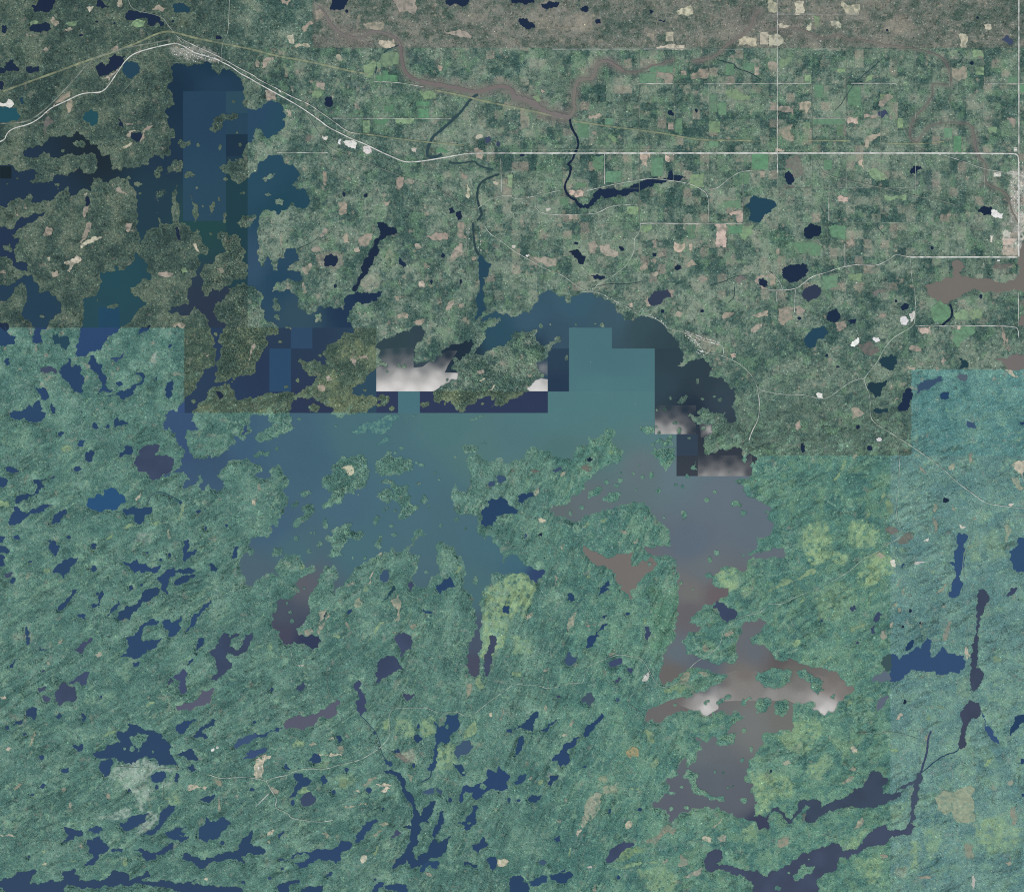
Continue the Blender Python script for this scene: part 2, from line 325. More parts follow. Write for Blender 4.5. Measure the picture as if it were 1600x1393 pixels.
n M 580,530 640,515 700,480 760,450 730,420 740,390 770,410 800,390 800,350 830,350 870,365 960,385 1005,410 1010,440 1070,490 1050,510 1070,540 1085,570 1110,610 1070,600 1000,605 980,570 930,560 910,545 870,560 850,580 790,590 740,575 720,555 680,560 600,550
n M 615,620 640,580 690,560 710,590 690,640 660,675 635,650
n M 1105,540 1140,515 1190,500 1220,540 1240,570 1170,565
n M 1170,620 1200,600 1235,640 1200,645
n M 945,680 990,650 1030,650 1035,680 980,710 950,700
n M 1090,700 1100,655 1118,660 1110,710
n M 745,970 830,920 930,900 900,960 790,1015
n M 890,1035 970,1000 1000,930 1030,880 1060,845 1095,860 1060,920 1010,980 940,1040
n M 1245,1065 1245,1000 1280,970 1290,930 1320,960 1390,930 1440,965 1390,1010 1370,1050 1310,1065 1290,1085
n M 1015,1030 1060,1020 1100,990 1165,990 1130,1010 1160,1030 1110,1040 1185,1055 1140,1080 1090,1070 1060,1060
n M 400,990 450,1000 510,1010 515,1045 465,1040 460,1070 390,1085 430,1040
n M 555,1000 590,990 640,1010 590,1025 555,1015
n M 545,1070 580,1075 620,1050 640,1090 680,1125 620,1155 600,1200 530,1230 590,1175 560,1120
n M 690,1130 770,1130 765,1145 710,1145
n M 835,1135 870,1125 920,1140 990,1145 1030,1115 1080,1090 1080,1130 1030,1155 970,1160 970,1190 930,1200 895,1180 890,1150
n M 1140,1190 1160,1150 1200,1175 1250,1190 1340,1185 1420,1145 1490,1140 1490,1105 1520,1060 1550,1050 1580,1010 1560,1080 1600,1115 N 50,1125 50,1155 0,1160 M 1550,1150 1500,1170 1530,1215 1490,1205 1430,1185 1340,1200 1300,1215 1270,1250 1220,1225 1190,1200
n M 0,1350 60,1310 130,1270 230,1265 190,1310 185,1350 280,1340 330,1320 400,1320 385,1280 470,1255 440,1295 500,1300 470,1330 560,1330 640,1320 690,1290 720,1260 760,1275 805,1290 800,1340 840,1310 910,1265 935,1300 880,1320 930,1325 1000,1325 1070,1330 1140,1345 1230,1315 1190,1345 1270,1360 1400,1365 1510,1378 1600,1392 1000,1360 830,1350 640,1355 590,1375 480,1362 400,1365 380,1392 240,1392 40,1392 20,1365
n M 1505,1340 1525,1325 1530,1350
n M 1245,815 1290,800 1340,785 1335,810 1300,840
n M 250,740 270,715 285,730 265,748
n M 385,630 430,620 430,640 390,648
n M 245,550 265,538 275,550 260,570
n M 455,485 515,470 510,505 490,515
k2 M 1450,470 1500,440 1560,410 1600,405 1600,440 1540,470 1480,500
k2 M 1520,570 1570,540 1540,530 1600,510 N 70,495 50,525 0,550 M 1570,560
q N 610,95 640,68 655,90 635,120 660,150 680,180 670,230 690,265 655,290 630,260 625,205 650,200 640,150 620,130
h2 N 170,345 200,320 280,300 370,290 440,250 500,200 525,205 495,240 495,290 470,305 420,290 380,320 360,360 300,380 190,375
n N 170,370 100,390 30,430 0,425 0,410 60,405 160,370
q N 250,120 290,88 310,105 280,140
n N 500,420 525,420 540,445 520,465
n N 330,575 360,530 395,540 405,580 370,592
n N 175,610 190,595 215,630 190,630
n N 240,660 280,655 290,690 350,700 300,735 260,760 210,815 245,740 270,710
n N 405,700 420,668 445,700 415,728
q N 280,840 300,790 340,775 370,800 370,830 310,860
n N 800,570 850,580 850,610 820,600
n N 800,640 850,630 900,655 930,700 945,770 990,820 1010,890 1030,920 1050,870 1090,830 1120,830 1100,900 1060,950 1080,965 1020,970 1015,1080 980,1110 975,1150 1010,1200 1080,1130 1100,1080 1120,1065 1135,1090 1215,1050 1190,1120 1160,1170 1090,1180 1040,1220 1000,1235 975,1250 950,1190 900,1220 860,1255 855,1225 920,1160 960,1090 970,1000 925,990 970,985 980,900 960,830 930,780 910,710 880,670 840,655
n N 1100,1040 1120,990 1150,900 1170,890 1170,930 1140,1020 1115,1060
n N 1030,1270 1050,1200 1100,1205 1145,1215 1130,1250 1100,1245 1080,1220
n N 1115,330 1150,370 1180,360 1190,290 1265,275 1260,380 1210,420 1190,470 1150,460 1125,500 1120,560 1095,640 1075,640 1085,600 1115,530 1125,440
n N 990,420 1010,410 1040,435 1015,460 990,440
k N 1250,490 1330,445 1340,480 1360,490 1310,540 1260,565 1240,530
n N 1230,590 1280,600 1300,630 1320,650 1290,670 1270,640
n N 1450,690 1450,630 1510,645 1520,605 1540,640 1585,660 1570,700 1575,750 1530,760 1470,750 1430,770 1410,805 1360,810 1360,770 1310,760 1290,790 1280,840 1275,800 1290,745 1330,735 1390,720
n N 1320,925 1350,900 1355,860 1390,870 1370,920 1375,960 1340,1000 1320,1010 1300,975 1260,965 1310,960
n N 1350,1100 1400,1090 1420,1050 1455,1095 1410,1115 1390,1150
n N 1440,1200 1460,1175 1500,1185 1500,1240 1480,1265
n N 620,1080 650,1020 690,960 750,940 760,955 720,1000 680,1040 640,1090
n N 140,1185 220,1180 280,1150 330,1160 330,1190 300,1210 240,1215 270,1250 330,1220 380,1190 440,1200 500,1220 530,1190 530,1150 570,1130 600,1100 580,1080 530,1075 500,1120 440,1130 380,1130 330,1150 270,1165 220,1190
n N 140,1035 170,1010 175,1025 145,1062
n N 135,1355 200,1330 270,1310 260,1340 200,1365 175,1392 140,1392
n N 290,1375 340,1360 420,1350 400,1392 270,1392
n N 440,1295 460,1270 480,1278 450,1300
n N 670,1392 740,1360 800,1335 790,1360 720,1392
n N 805,1355 860,1350 940,1360 940,1392 880,1380 810,1375
p N 840,1050 880,1010 910,1025 870,1045
n N 1565,380 1600,380 1600,400 1570,395
n N 865,515 885,500 900,525 870,525
k N 1040,770 1110,745 1105,780
k N 1130,750 1165,760 1150,785
p N 920,160 990,160 945,205
n N 1300,1216 1380,1226 1380,1234 1300,1224
n O 0,385 70,345 160,270 165,300 135,340 130,395 100,385 60,370
n O 180,385 230,345 280,320 230,375 215,395
n O 450,420 460,370 500,340 560,280 570,290 520,350 480,410 460,425
n O 255,580 270,540 300,530 320,480 370,460 420,425 400,460 380,490 350,500 355,550 360,580 340,600 300,610 290,570
n O 20,555 25,500 45,430 60,420 60,480 40,530
n O 0,710 60,665 90,665 60,715
n O 225,720 235,675 290,665 270,700 240,728
n O 100,820 130,790 185,795 170,820 120,835
n O 265,1065 295,1045 300,1080 280,1085
p O 585,1190 610,1150 650,1110 700,1080 765,1095 720,1120 680,1150 640,1190 615,1215 590,1215
n O 240,1290 310,1275 380,1285 360,1310 310,1340 250,1315
n O 110,1330 150,1310 220,1300 215,1335 150,1355 115,1355
n O 0,1300 50,1290 70,1310 60,1340 100,1350 100,1392 0,1392 N 1585,1350
n O 305,1265 340,1240 330,1265
q2 O 1200,1200 1230,1150 1270,1130 1310,1150 1315,1180 1270,1210 1290,1230 1380,1235 1480,1265 1530,1260 1560,1290 1600,1300 P 80,1250 150,1200 220,1150 310,1130 380,1110 395,1085 440,1095 460,1140 560,1130 600,1070 640,1030 690,990 730,975 750,1010 870,985 890,970 920,985 900,1025 770,1045 740,1090 650,1110 580,1140 520,1160 500,1190 440,1180 430,1240 380,1270 330,1300 300,1350 320,1392 0,1392 O 1490,1392 1500,1330 1470,1310 1400,1290 1330,1260 1260,1265 1220,1260
h3 O 435,190 470,155 500,150 520,190 490,235 440,215
p O 645,80 670,50 690,65 655,85
q O 720,0 755,5 750,25
q2 P 20,900 30,870 60,865 80,890 110,935 140,945 165,910 190,870 190,840 220,820 250,825 285,815 330,830 320,870 380,845 450,825 500,800 540,750 600,735 620,700 640,650 700,650 720,685 750,690 740,720 710,740 720,785 760,785 840,765 830,795 760,820 700,850 600,870 500,865 430,875 330,920 290,960 250,965 230,930 240,895 265,865 245,850 200,900 150,955 125,965 95,930 60,890 40,885
q2 P 762,790 830,740 920,700 930,660 960,645 970,690 940,720 930,780 910,880 900,960 880,970 895,850 915,712 840,748
q2 P 1190,470 1200,420 1210,310 1235,230 1260,200 1320,220 1330,270 1300,310 1250,340 1230,400 1230,490 1195,495
b2 P 1335,260 1350,340 1390,375 1440,450 1445,470 1390,440 1360,390
n P 1520,420 1530,360 1540,300 1600,240 1600,300 1570,350
h P 680,265 685,220 720,180 755,165 740,190 700,250"""
PONDS = """N A 605,137 9 715,148 8 505,222 10 850,270 9 1365,237 18 1080,135 9
N B 567,70 10 550,1215 12 685,1222 14
p B 1448,876 20 1515,900 15
N C 1152,692 11 62,970 12
N D 1272,397 12 1310,112 8 745,190 8
N F 1168,205 13 1280,366 12 1097,370 10
n F 1415,885 16 495,395 12
N G 940,552 13 1187,552 13 400,128 12
N H 197,597 12 367,830 10 435,900 9 562,1275 14 215,1385 10 1278,578 14 1330,460 12 1025,157 11 800,490 9
n I 820,887 15 1285,515 10 1060,682 11 1005,710 10 430,572 13 610,925 10 190,725 9 1415,500 9 885,870 10
k K 85,562 11 0,400 10
n K 722,1050 12 350,1140 10
N L 888,1032 11 955,1110 11 843,1130 9 820,1025 9 1110,340 18
q L 335,1095 9 558,1230 10
n M 45,370 14 672,795 12 808,760 10 978,740 14 632,178 9 1575,755 12 1390,1087 14 180,1175 10 1590,335 12 202,787 9 155,410 10
n N 1200,365 1 565,632 14 485,772 14 707,757 18 232,838 16 740,402 9 985,605 14 1215,820 13 1580,820 13 100,130 13 795,875 9 445,1050 9 165,1250 9 85,1310 11 745,1318 9 1015,360 12
k O 190,1212 18 660,195 12
n O 610,890 12 800,882 13 665,1305 13 455,615 8 40,823 12
p O 290,175 11
N P 533,500 11 18,640 9 855,210 12
n P 1590,578 18 1595,790 12"""
ISLANDS = """F 1110,1052 1150,1025 1200,1000 1250,985 1268,940 1215,925 1230,890 1280,860 1290,835 1340,805 1358,765 1365,700 1420,690 1410,750 1375,780 1362,822 1390,825 1450,800 1520,770 1590,740 G 0,700 100,680 155,665 150,720 170,770 230,760 270,720 310,715 300,745 250,770 225,800 205,850 150,880 180,930 200,960 140,985 95,1030 110,1050 40,1080 0,1100 F 1580,1110 1530,1150 1470,1150 1500,1090 1420,1090 1370,1130 1320,1140 1280,1180 1240,1140 1215,1110 1150,1115 1120,1120
F 80,1185 210,1185 215,1250 245,1280 200,1310 140,1340 80,1370 0,1360 E 1585,1340 F 20,1310 100,1270 130,1235
E 1360,70 1400,60 1450,80 1490,85 1500,130 1530,170 1515,230 1540,300 1535,350 1500,345 1450,365 1400,395 1370,430 1330,410 1290,460 1270,470 1255,420 1275,360 1255,330 1270,285 1330,260 1345,220 1400,190 1390,140 1360,100
E 1540,385 1480,380 1430,410 1390,480 1340,540 1345,580 1400,620 1430,640 1390,690 1365,730 1380,760 1380,800 1350,880 1340,990 1400,990 1470,980 1540,940 1600,925 F 30,850 70,770 60,720 100,700 140,695 140,670 100,620 50,600 45,540 40,480 20,430 0,415 E 1590,400
A 1328,825 1330,770 1355,730 1400,710 1485,715 1480,740 1420,745 1390,780 1345,830
A 1115,900 1125,870 1190,880 1190,905 1150,925
A 965,1070 990,1040 1020,1060 1000,1100 970,1105
A 1040,1090 1060,1040 1090,1000 1140,1010 1145,1050 1100,1080
A 1150,1100 1200,1075 1225,1095 1170,1115
A 1180,1215 1200,1230 1240,1300 1230,1370 1210,1392 1200,1330
A 1310,1290 1340,1260 1330,1320 1305,1355
A 1395,1350 1415,1330 1410,1392 1395,1392
A 840,1140 890,1150 865,1170
A 455,895 490,885 535,900 530,920 470,915
A 340,1150 375,1145 360,1185
A 1480,1392 1530,1350 1600,1340 E 1565,30 1500,30
A 1500,1215 1545,1195 1520,1212
B 40,1115 80,1090 120,1085 90,1120 60,1135
B 120,1250 150,1235 175,1255 165,1285 130,1275
B 55,1215 80,1205 95,1215 70,1225
E 20,140 60,130 80,160 70,180 25,160
E 670,525 700,515 740,512 735,525 690,535
F 105,480 130,470 150,545 110,540
F 120,575 150,570 145,605 115,595
F 360,570 400,565 415,610 370,615
F 185,652 220,655 215,668 190,665
F 330,1150 365,1125 400,1150 380,1180 335,1180
J 410,230 470,180 470,130 520,90 600,70 640,55 690,80 705,180 690,230 640,270 600,290 550,300 540,340 480,370 420,400 415,370 470,320 490,290 450,270 415,260
J 745,130 750,90 790,75 860,80 930,85 975,90 980,150 930,160 900,190 850,185 800,185 745,170
J 780,220 860,215 900,250 945,240 940,280 970,320 960,350 1020,370 980,420 930,450 890,460 910,420 900,370 850,320 850,270
J 750,320 790,280 850,280 850,330 815,370 790,350
J 275,295 320,285 350,295 320,320 285,325
J 225,370 265,345 255,380 230,390
J 285,400 320,365 360,370 370,400 330,450 280,480 260,510 235,510 240,470 300,440 310,410
J 415,490 430,450 450,490 445,525
J 430,580 480,560 520,510 560,485 600,490 590,530 640,535 675,545 650,590 610,590 580,570 550,620 530,650 545,695 500,690 440,690 480,640 470,600
J 375,620 400,595 415,620 395,645
J 730,480 760,435 765,480 745,505
J 745,630 770,560 790,560 775,610 790,635 765,645
J 1025,340 1050,305 1075,340 1050,365
J 1070,380 1090,360 1075,400
J 100,690 115,640 160,640 165,680 130,695
J 300,660 330,640 350,660 325,672
J 0,50 90,30 80,60 0,80 I 1580,70
J 0,115 40,155 0,165 I 1585,140
J 1280,2 1390,2 1370,50 1310,60
J 1355,860 1360,810 1375,815 1380,870
F 1335,1235 1390,1210 1450,1198 1420,1220
F 1025,1140 1080,1105 1060,1150
F 750,1140 790,1100 830,1100 820,1130 760,1150
F 870,905 885,880 905,880 905,905
K 475,330 480,300 520,270 560,260 550,290 510,315
K 560,340 580,320 640,290 680,300 670,330 660,350 600,350
K 1120,150 1150,95 1160,150
K 865,0 1030,0 1020,60 1000,110 960,160 930,120 900,80 870,50 G 890,1392 900,1360 960,1360 1010,1330 1005,1392
G 800,1275 840,1270 885,1280 890,1310 840,1318 805,1300
G 1030,1130 1060,1090 1100,1080 1090,1105 1060,1135
O 1070,660 1100,630 1130,650 1175,660 1150,720 1190,760 1235,790 1330,790 1330,820 1240,825 1180,790 1130,760 1120,720 1080,690
O 1275,215 1330,180 1375,165 1360,190 1310,215
O 1520,240 1530,200 1600,180 P 20,200 O 1570,270 1530,280
O 1430,220 1440,190 1480,175 1500,190 1460,225
O 1195,220 1220,195 1240,200 1215,230
O 1520,75 1540,20 1600,10 P 150,20 150,90 100,110 40,130 O 1580,120
P 180,20 240,10 280,60 350,80 350,140 310,165 270,130 270,80 220,60
P 40,270 40,240 70,200 130,210 130,250 100,300 70,290
P 390,185 420,165 415,190
P 160,1320 190,1270 230,1220 290,1230 280,1270 220,1310 180,1325
M 810,430 860,400 930,415 900,460 870,500 860,520 850,480 820,450
N 1395,740 1420,715 1445,730 1430,760
O 1340,480 1390,445 1400,405 1350,415 1290,430 1280,475"""
ISLETS = """J 1255,460 13 1155,500 11 1310,517 8 845,500 13 865,557 14 250,580 14 130,20 12 830,45 16 870,45 8 910,15 12 1035,120 16 1005,105 8 1015,235 11 1120,170 9 1145,213 8 1245,70 8 1065,790 13 300,890 9 195,985 8 215,1040 10 225,1095 13 870,405 9 800,405 9 820,390 8 605,700 8 680,705 10 345,545 8 365,545 9 610,295 9 640,305 7 1020,690 8
K 440,385 15 590,225 14 655,250 12 675,215 16 815,195 12 870,185 18 760,175 10 915,280 15 1025,243 10 1065,255 12 1095,193 13 1215,340 16 1268,290 11 1390,360 20 1425,372 13 1445,420 20 1075,435 22 1280,668 16 1235,715 17 1230,810 22 1055,858 12 860,738 16 365,425 13 680,170 8 795,123 6 775,275 7 1130,897 6 950,450 8 1360,165 5 1505,120 14
G 1300,1105 13 1190,1100 9 1265,1085 8 955,1165 12 990,1095 9 905,1170 7 1160,990 13 565,640 13 180,645 12 340,845 14 1045,1300 16 1020,1250 13 900,1275 9 920,1310 11 1195,1285 12 1110,1345 9 400,636 7 520,630 6 240,635 6
A 1240,908 11 1375,918 14 805,1112 11 875,1210 9 1370,1245 11 395,942 10 1500,905 11 1480,830 7 1460,635 10 1230,1175 8 1268,1290 7 45,1150 6 110,1115 7 1410,1120 12
E 262,585 11 1350,695 12 1320,70 9 610,485 6 1450,995 5 1210,1115 13
F 400,830 9 260,985 12 190,1025 12 150,745 10 1245,855 16 1195,980 9 1480,1100 10 850,1160 14 590,1190 9 500,1270 8 270,1225 10 680,1045 10 1180,1130 8 1415,1130 8 820,930 8 930,895 14
O 1060,740 10 1450,390 16 1495,505 14 1440,570 13 1450,825 20 995,875 13 1095,870 14 1320,650 7 1270,645 8 1350,745 8 1380,735 7 1020,225 10 1540,850 8 1240,420 6
P 60,1370 16 130,1275 8 255,1190 6
M 825,500 17 780,500 9 955,520 7
N 1195,365 11 1330,965 10 1300,650 9
L 20,420 14 60,430 9"""
FAINT = """F 590,1305 640,1270 720,1250 800,1220 880,1195 900,1215 860,1260 820,1290 760,1320 700,1290 640,1320
F 750,1380 800,1345 840,1340 800,1375
F 950,1225 980,1195 1010,1195 990,1215
F 1380,1380 1430,1360 1440,1385"""
# rivers: colour, width (in quarter units), path
RIVERS = """r 15 B 390,45 430,80 465,150 520,205 600,235 660,240 710,200 760,195 830,215 885,245 905,290
r 24 B 905,290 910,360 925,440 970,490 1040,510
r 34 B 1030,508 1100,525 1200,540 1290,560 1360,575 1420,570 1500,540 1560,540 1600,560 C 10,600
r 44 C 0,605 80,620 150,655 220,705 300,725 360,735
r 24 C 355,735 395,690 385,620 400,520 430,490 500,500 520,460 530,400 570,380
r 22 C 565,380 610,385 660,420 700,445
r 10 C 695,445 760,455 820,440 880,410 960,395 1020,370
r 12 C 1120,385 1200,375 1280,350 1330,290 1400,250 1460,200 1500,160 1510,100 1550,60
d2 5 C 1280,375 1390,400 1400,430 1480,450 1560,500
d4 17 B 1385,590 1340,620 1290,690 1220,760 1150,820 1100,860 1080,910 1065,960 1080,985 1130,980 1160,965
d4 10 B 1205,1015 1260,1025 1370,1005 1380,1030 1430,1050 1480,1060
d4 12 B 1520,1090 1430,1120 1390,1160 1380,1220 1390,1280 1400,1310 1415,1340 1380,1380
d4 12 F 1355,0 1360,90 1370,170 1395,205
n 13 C 360,745 370,800 410,860 415,920 390,960 380,1000 345,1030 370,1040 360,1100 325,1160 340,1210 370,1240 400,1250 410,1280 435,1300
r 6.8 D 0,185 60,185 150,170 220,190 270,210 310,240 380,240 450,210 500,250 600,250 700,275 800,290 900,300
r 7.5 D 900,300 1040,335 1090,360 1130,420 1150,540 1080,525 1025,525 1030,590 990,660 930,720 895,770 885,840 895,880 935,890
r 6.8 D 935,890 950,860 990,800 1060,770 1150,765 1240,770 1275,790
r 15.0 D 1275,790 1290,850 1295,920 1320,980
r 10.5 D 1320,980 1370,1040 1350,1120 1380,1160 1440,1180 1500,1220 1515,1300 1560,1390
d2 4 D 715,370 620,450 540,520 500,580 460,650 420,690
d2 6 B 745,460 760,400 790,340 820,310 890,285
n 13 H 1135,510 1150,540 1150,590 1110,620 1090,640
d2 3.5 F 260,165 300,145 340,130 385,95
d2 3 H 690,0 680,30 720,70
d2 3.5 G 500,400 620,380 720,385 800,370
d2 3.5 G 1240,390 1320,370 1400,330 1480,330
d2 3.5 G 1390,400 1390,470 1350,500
n 6 N 1030,710 1090,685 1095,640
n 3 N 650,290 700,340 770,430 780,520 810,570
n 3 I 920,365 945,300 1010,285 1080,320 1130,350
n 6 P 1195,495 1180,520 1100,540 1030,590 960,650
q 12 P 1020,390 1000,430 995,520 970,600 955,650"""
ROADS = """road 6 A 0,915 25,890 45,830 90,800 180,780 250,740 290,700 330,670 420,630 500,590 560,580 630,580 670,550 710,490 750,430 780,385 830,340 900,315 1000,290 1100,270 1150,290 1210,330 1280,350 1350,370 1390,390 1450,420 1500,460 1560,490 1600,515 B 100,570 200,625 270,665 330,705 400,755 450,795 520,830 600,870 680,900 780,950 860,985 930,1015 1000,1012 1060,1005 1180,985 1290,965 1350,958 1599,958
road 8 C 0,958 1599,958
road 8 D 0,958 1530,958 1560,970 1567,1000 1567,1390 H 1567,210
road 4 A 1110,230 1180,270 1270,310 1400,370 1480,420 1600,480 B 0,490 80,530 160,570 230,610 330,650 400,700 480,755 570,825 650,840
railway 4 B 300,690 350,770 410,860 450,915 520,950 600,985 700,1020 850,1080 960,1120 1090,1160 1180,1210 1290,1280 1340,1305 1390,1300
lane 4 B 1390,1300 1450,1250 1530,1225 1600,1220 C 0,1240 60,1245 150,1225 300,1190
lane 4.5 F 1430,20 1460,70 1530,110 1600,170 G 60,205 140,250 220,295 300,320 360,360 440,420 500,428
lane 4.5 G 500,428 540,380 620,340 690,290 720,260 770,170 760,100 800,60 802,0
lane 4.5 G 440,430 530,430 600,465 680,510 730,530 790,578 850,578 930,615 970,660 1080,685 1120,700 1200,735 1300,760 1325,780 1318,830
lane 4.5 G 1080,690 1140,730 1180,780 1210,815 1290,820 1370,855 1420,880 1480,930 1520,990 1535,1040 1600,1058 H 100,1075 210,1070 340,1105 400,1080 460,1030 540,980 600,975
road 4 G 1535,1040 1548,1130 1540,1230 1500,1300 1480,1360
lane 5 H 600,975 610,1020 640,1080 635,1200 660,1250 780,1320 890,1392 L 900,5 1000,75 1100,150 1170,220 1290,310 1360,360 1480,380 1600,412
lane 4.5 H 600,975 640,920 690,860 720,790 780,720 830,690 900,650 920,620 920,430 900,360 890,250 890,215
road 8 H 890,215 1560,215
road 4 H 890,215 830,205 800,195 740,240 680,268 600,265 540,262 480,275 430,285 370,310 310,325 270,340 230,370 170,420 0,422
road 3 H 480,275 480,130
road 3 H 0,305 50,340 80,380 90,415
road 3 H 170,420 165,560
road 3 H 55,430 55,490
road 4 H 920,645 1210,645 1540,645 1565,670 1565,720
road 4 H 1565,430 1565,645
road 5 D 58,340 58,1080
road 3 D 58,0 58,340
road 4 D 0,522 270,522
road 4 D 520,522 800,522
road 3 D 1350,522 1599,522
road 4 C 795,525 1005,525
road 3 C 1200,525 1599,525
road 3 C 250,309 1080,308
road 6 D 1567,0 1567,958
road 3 D 275,740 500,740
track 2 D 275,520 275,1060
track 2 D 488,280 488,720
track 2 D 705,520 705,940
road 3 C 578,960 578,1150
track 2.5 C 795,300 795,1390
road 3 C 150,1230 150,1345 490,1340 540,1330 620,1285 740,1280
road 3 C 460,1195 560,1170 680,1145 800,1125 870,1115 1000,1130 1100,1145 1180,1180 1230,1220 1230,1390
road 3 C 1230,1185 1290,1175 1350,1120 1420,1075 1500,1065
road 3 D 0,90 570,90
road 4 D 380,1230 380,1380
railway 5 D 300,1000 340,1080 400,1105 500,1130 620,1155 760,1185 880,1215 950,1235 1030,1240 1200,1290
road 3 D 1100,970 1250,1020 1360,1060 1530,1085
track 3 D 600,926 1080,926
track 3 C 0,935 1080,935
road 3 B 740,513 880,515 1050,545
road 3 B 480,740 1220,742
road 3 B 130,953 450,955
track 3 B 560,560 560,660
road 3 B 1530,990 1535,1200
track 3 F 1315,0 1315,660
road 4 G 800,8 1440,8
track 3 G 277,170 275,305
track 3 G 1125,0 1125,100
lane 3 A 785,0 800,25 850,70 940,85 1020,110 1050,160 1085,200 1115,240 1160,290
lane 3 A 1440,0 1430,140 1425,210 1400,250 1385,300 1385,385
track 3 A 700,660 720,620 800,540 900,430 960,380 1050,390 1260,395
lane 3 L 0,990 90,990 180,940 260,910 310,890 360,860 430,830 500,790 590,710 620,690 690,660 740,620 800,590 840,550 830,510 800,440 800,320 820,280 822,60 805,0
lane 3 K 1110,1390 1150,1350 1200,1320 1290,1260 1310,1210 1320,1150 1390,1090 1470,1055 1540,1050 1600,1000
lane 3 K 465,1385 530,1350 600,1325 680,1300 750,1320 810,1325 850,1391 O 860,20 890,80 940,120 990,115 1040,90
lane 3 O 0,110 40,92 90,105 160,100 230,130 300,105 380,85 440,95 455,40 460,2
lane 3 N 1600,105 1450,210 1370,280 1310,300 1250,265 1160,280 1100,260 1060,240 990,250 870,240 830,280 835,360 840,420 780,490
lane 4.5 N 780,490 720,530 670,560 620,580 520,600 430,630 330,620 240,640 200,665 130,675 65,700
lane 4.5 N 65,700 100,770 135,810 115,870 200,900 220,935 330,950 400,960 480,945
lane 4.5 N 65,700 20,690 M 1599,685 1480,675 1390,690 1300,660
road 4 N 0,860 80,780
track 3 N 440,30 620,30 650,70 720,130 745,200 780,225 870,240
track 3 N 440,30 450,150 490,190
track 3 N 790,490 850,520 900,560
track 4 O 870,90 800,120 740,170 715,215 800,270
track 3 O 650,690 615,630 615,580 650,555
track 3 O 575,1010 480,1060 455,1130 440,1180 400,1240 460,1280
track 3 M 1300,660 1200,730 1100,820 1020,820
track 4 M 640,690 720,650 780,690 720,720 705,770
track 4 M 720,610 850,620 950,620 1110,630
track 4 M 1020,720 1020,820
track 3 M 1320,420 1360,330 1400,280 1530,170 1550,150
track 3 P 560,400 640,400 680,420 740,390 800,400 850,410 940,440
track 4 L 1340,370 1320,420 1270,450 1250,500 1270,560 1250,620 1220,680 1215,820 1280,880
track 3 P 340,1030 400,1055 440,1060
track 2.5 L 1220,1070 1250,1130 1245,1250 1230,1320
track 3 J 220,1280 230,1350 280,1375 400,1390
track 2.5 J 500,1370 560,1340 640,1290 680,1240 780,1120 840,1100
track 2.5 O 1060,1090 1120,1070 1200,1070
cutting 13 A 20,572 160,520 330,460 500,395 650,345 780,300 880,260 960,220 1040,195 1100,205 1200,235 1400,275 1600,315 B 100,345 240,370 400,400 560,440 700,465
cutting 12 B 1120,565 1300,600 1450,640 1600,668 C 0,670 200,710 330,745
cutting 11 C 385,757 500,775 600,790 800,815 950,835 1080,860 1200,878 1500,880
cutting 10 D 250,880 510,880
cutting 8 D 750,898 950,902 1100,885
cutting 8 B 570,830 700,840 900,870 1080,890 1300,910
railway 8 A 0,780 90,770 180,760 280,690 330,640 400,570 480,480 540,410 600,360 700,325 830,290 960,270 1060,250"""
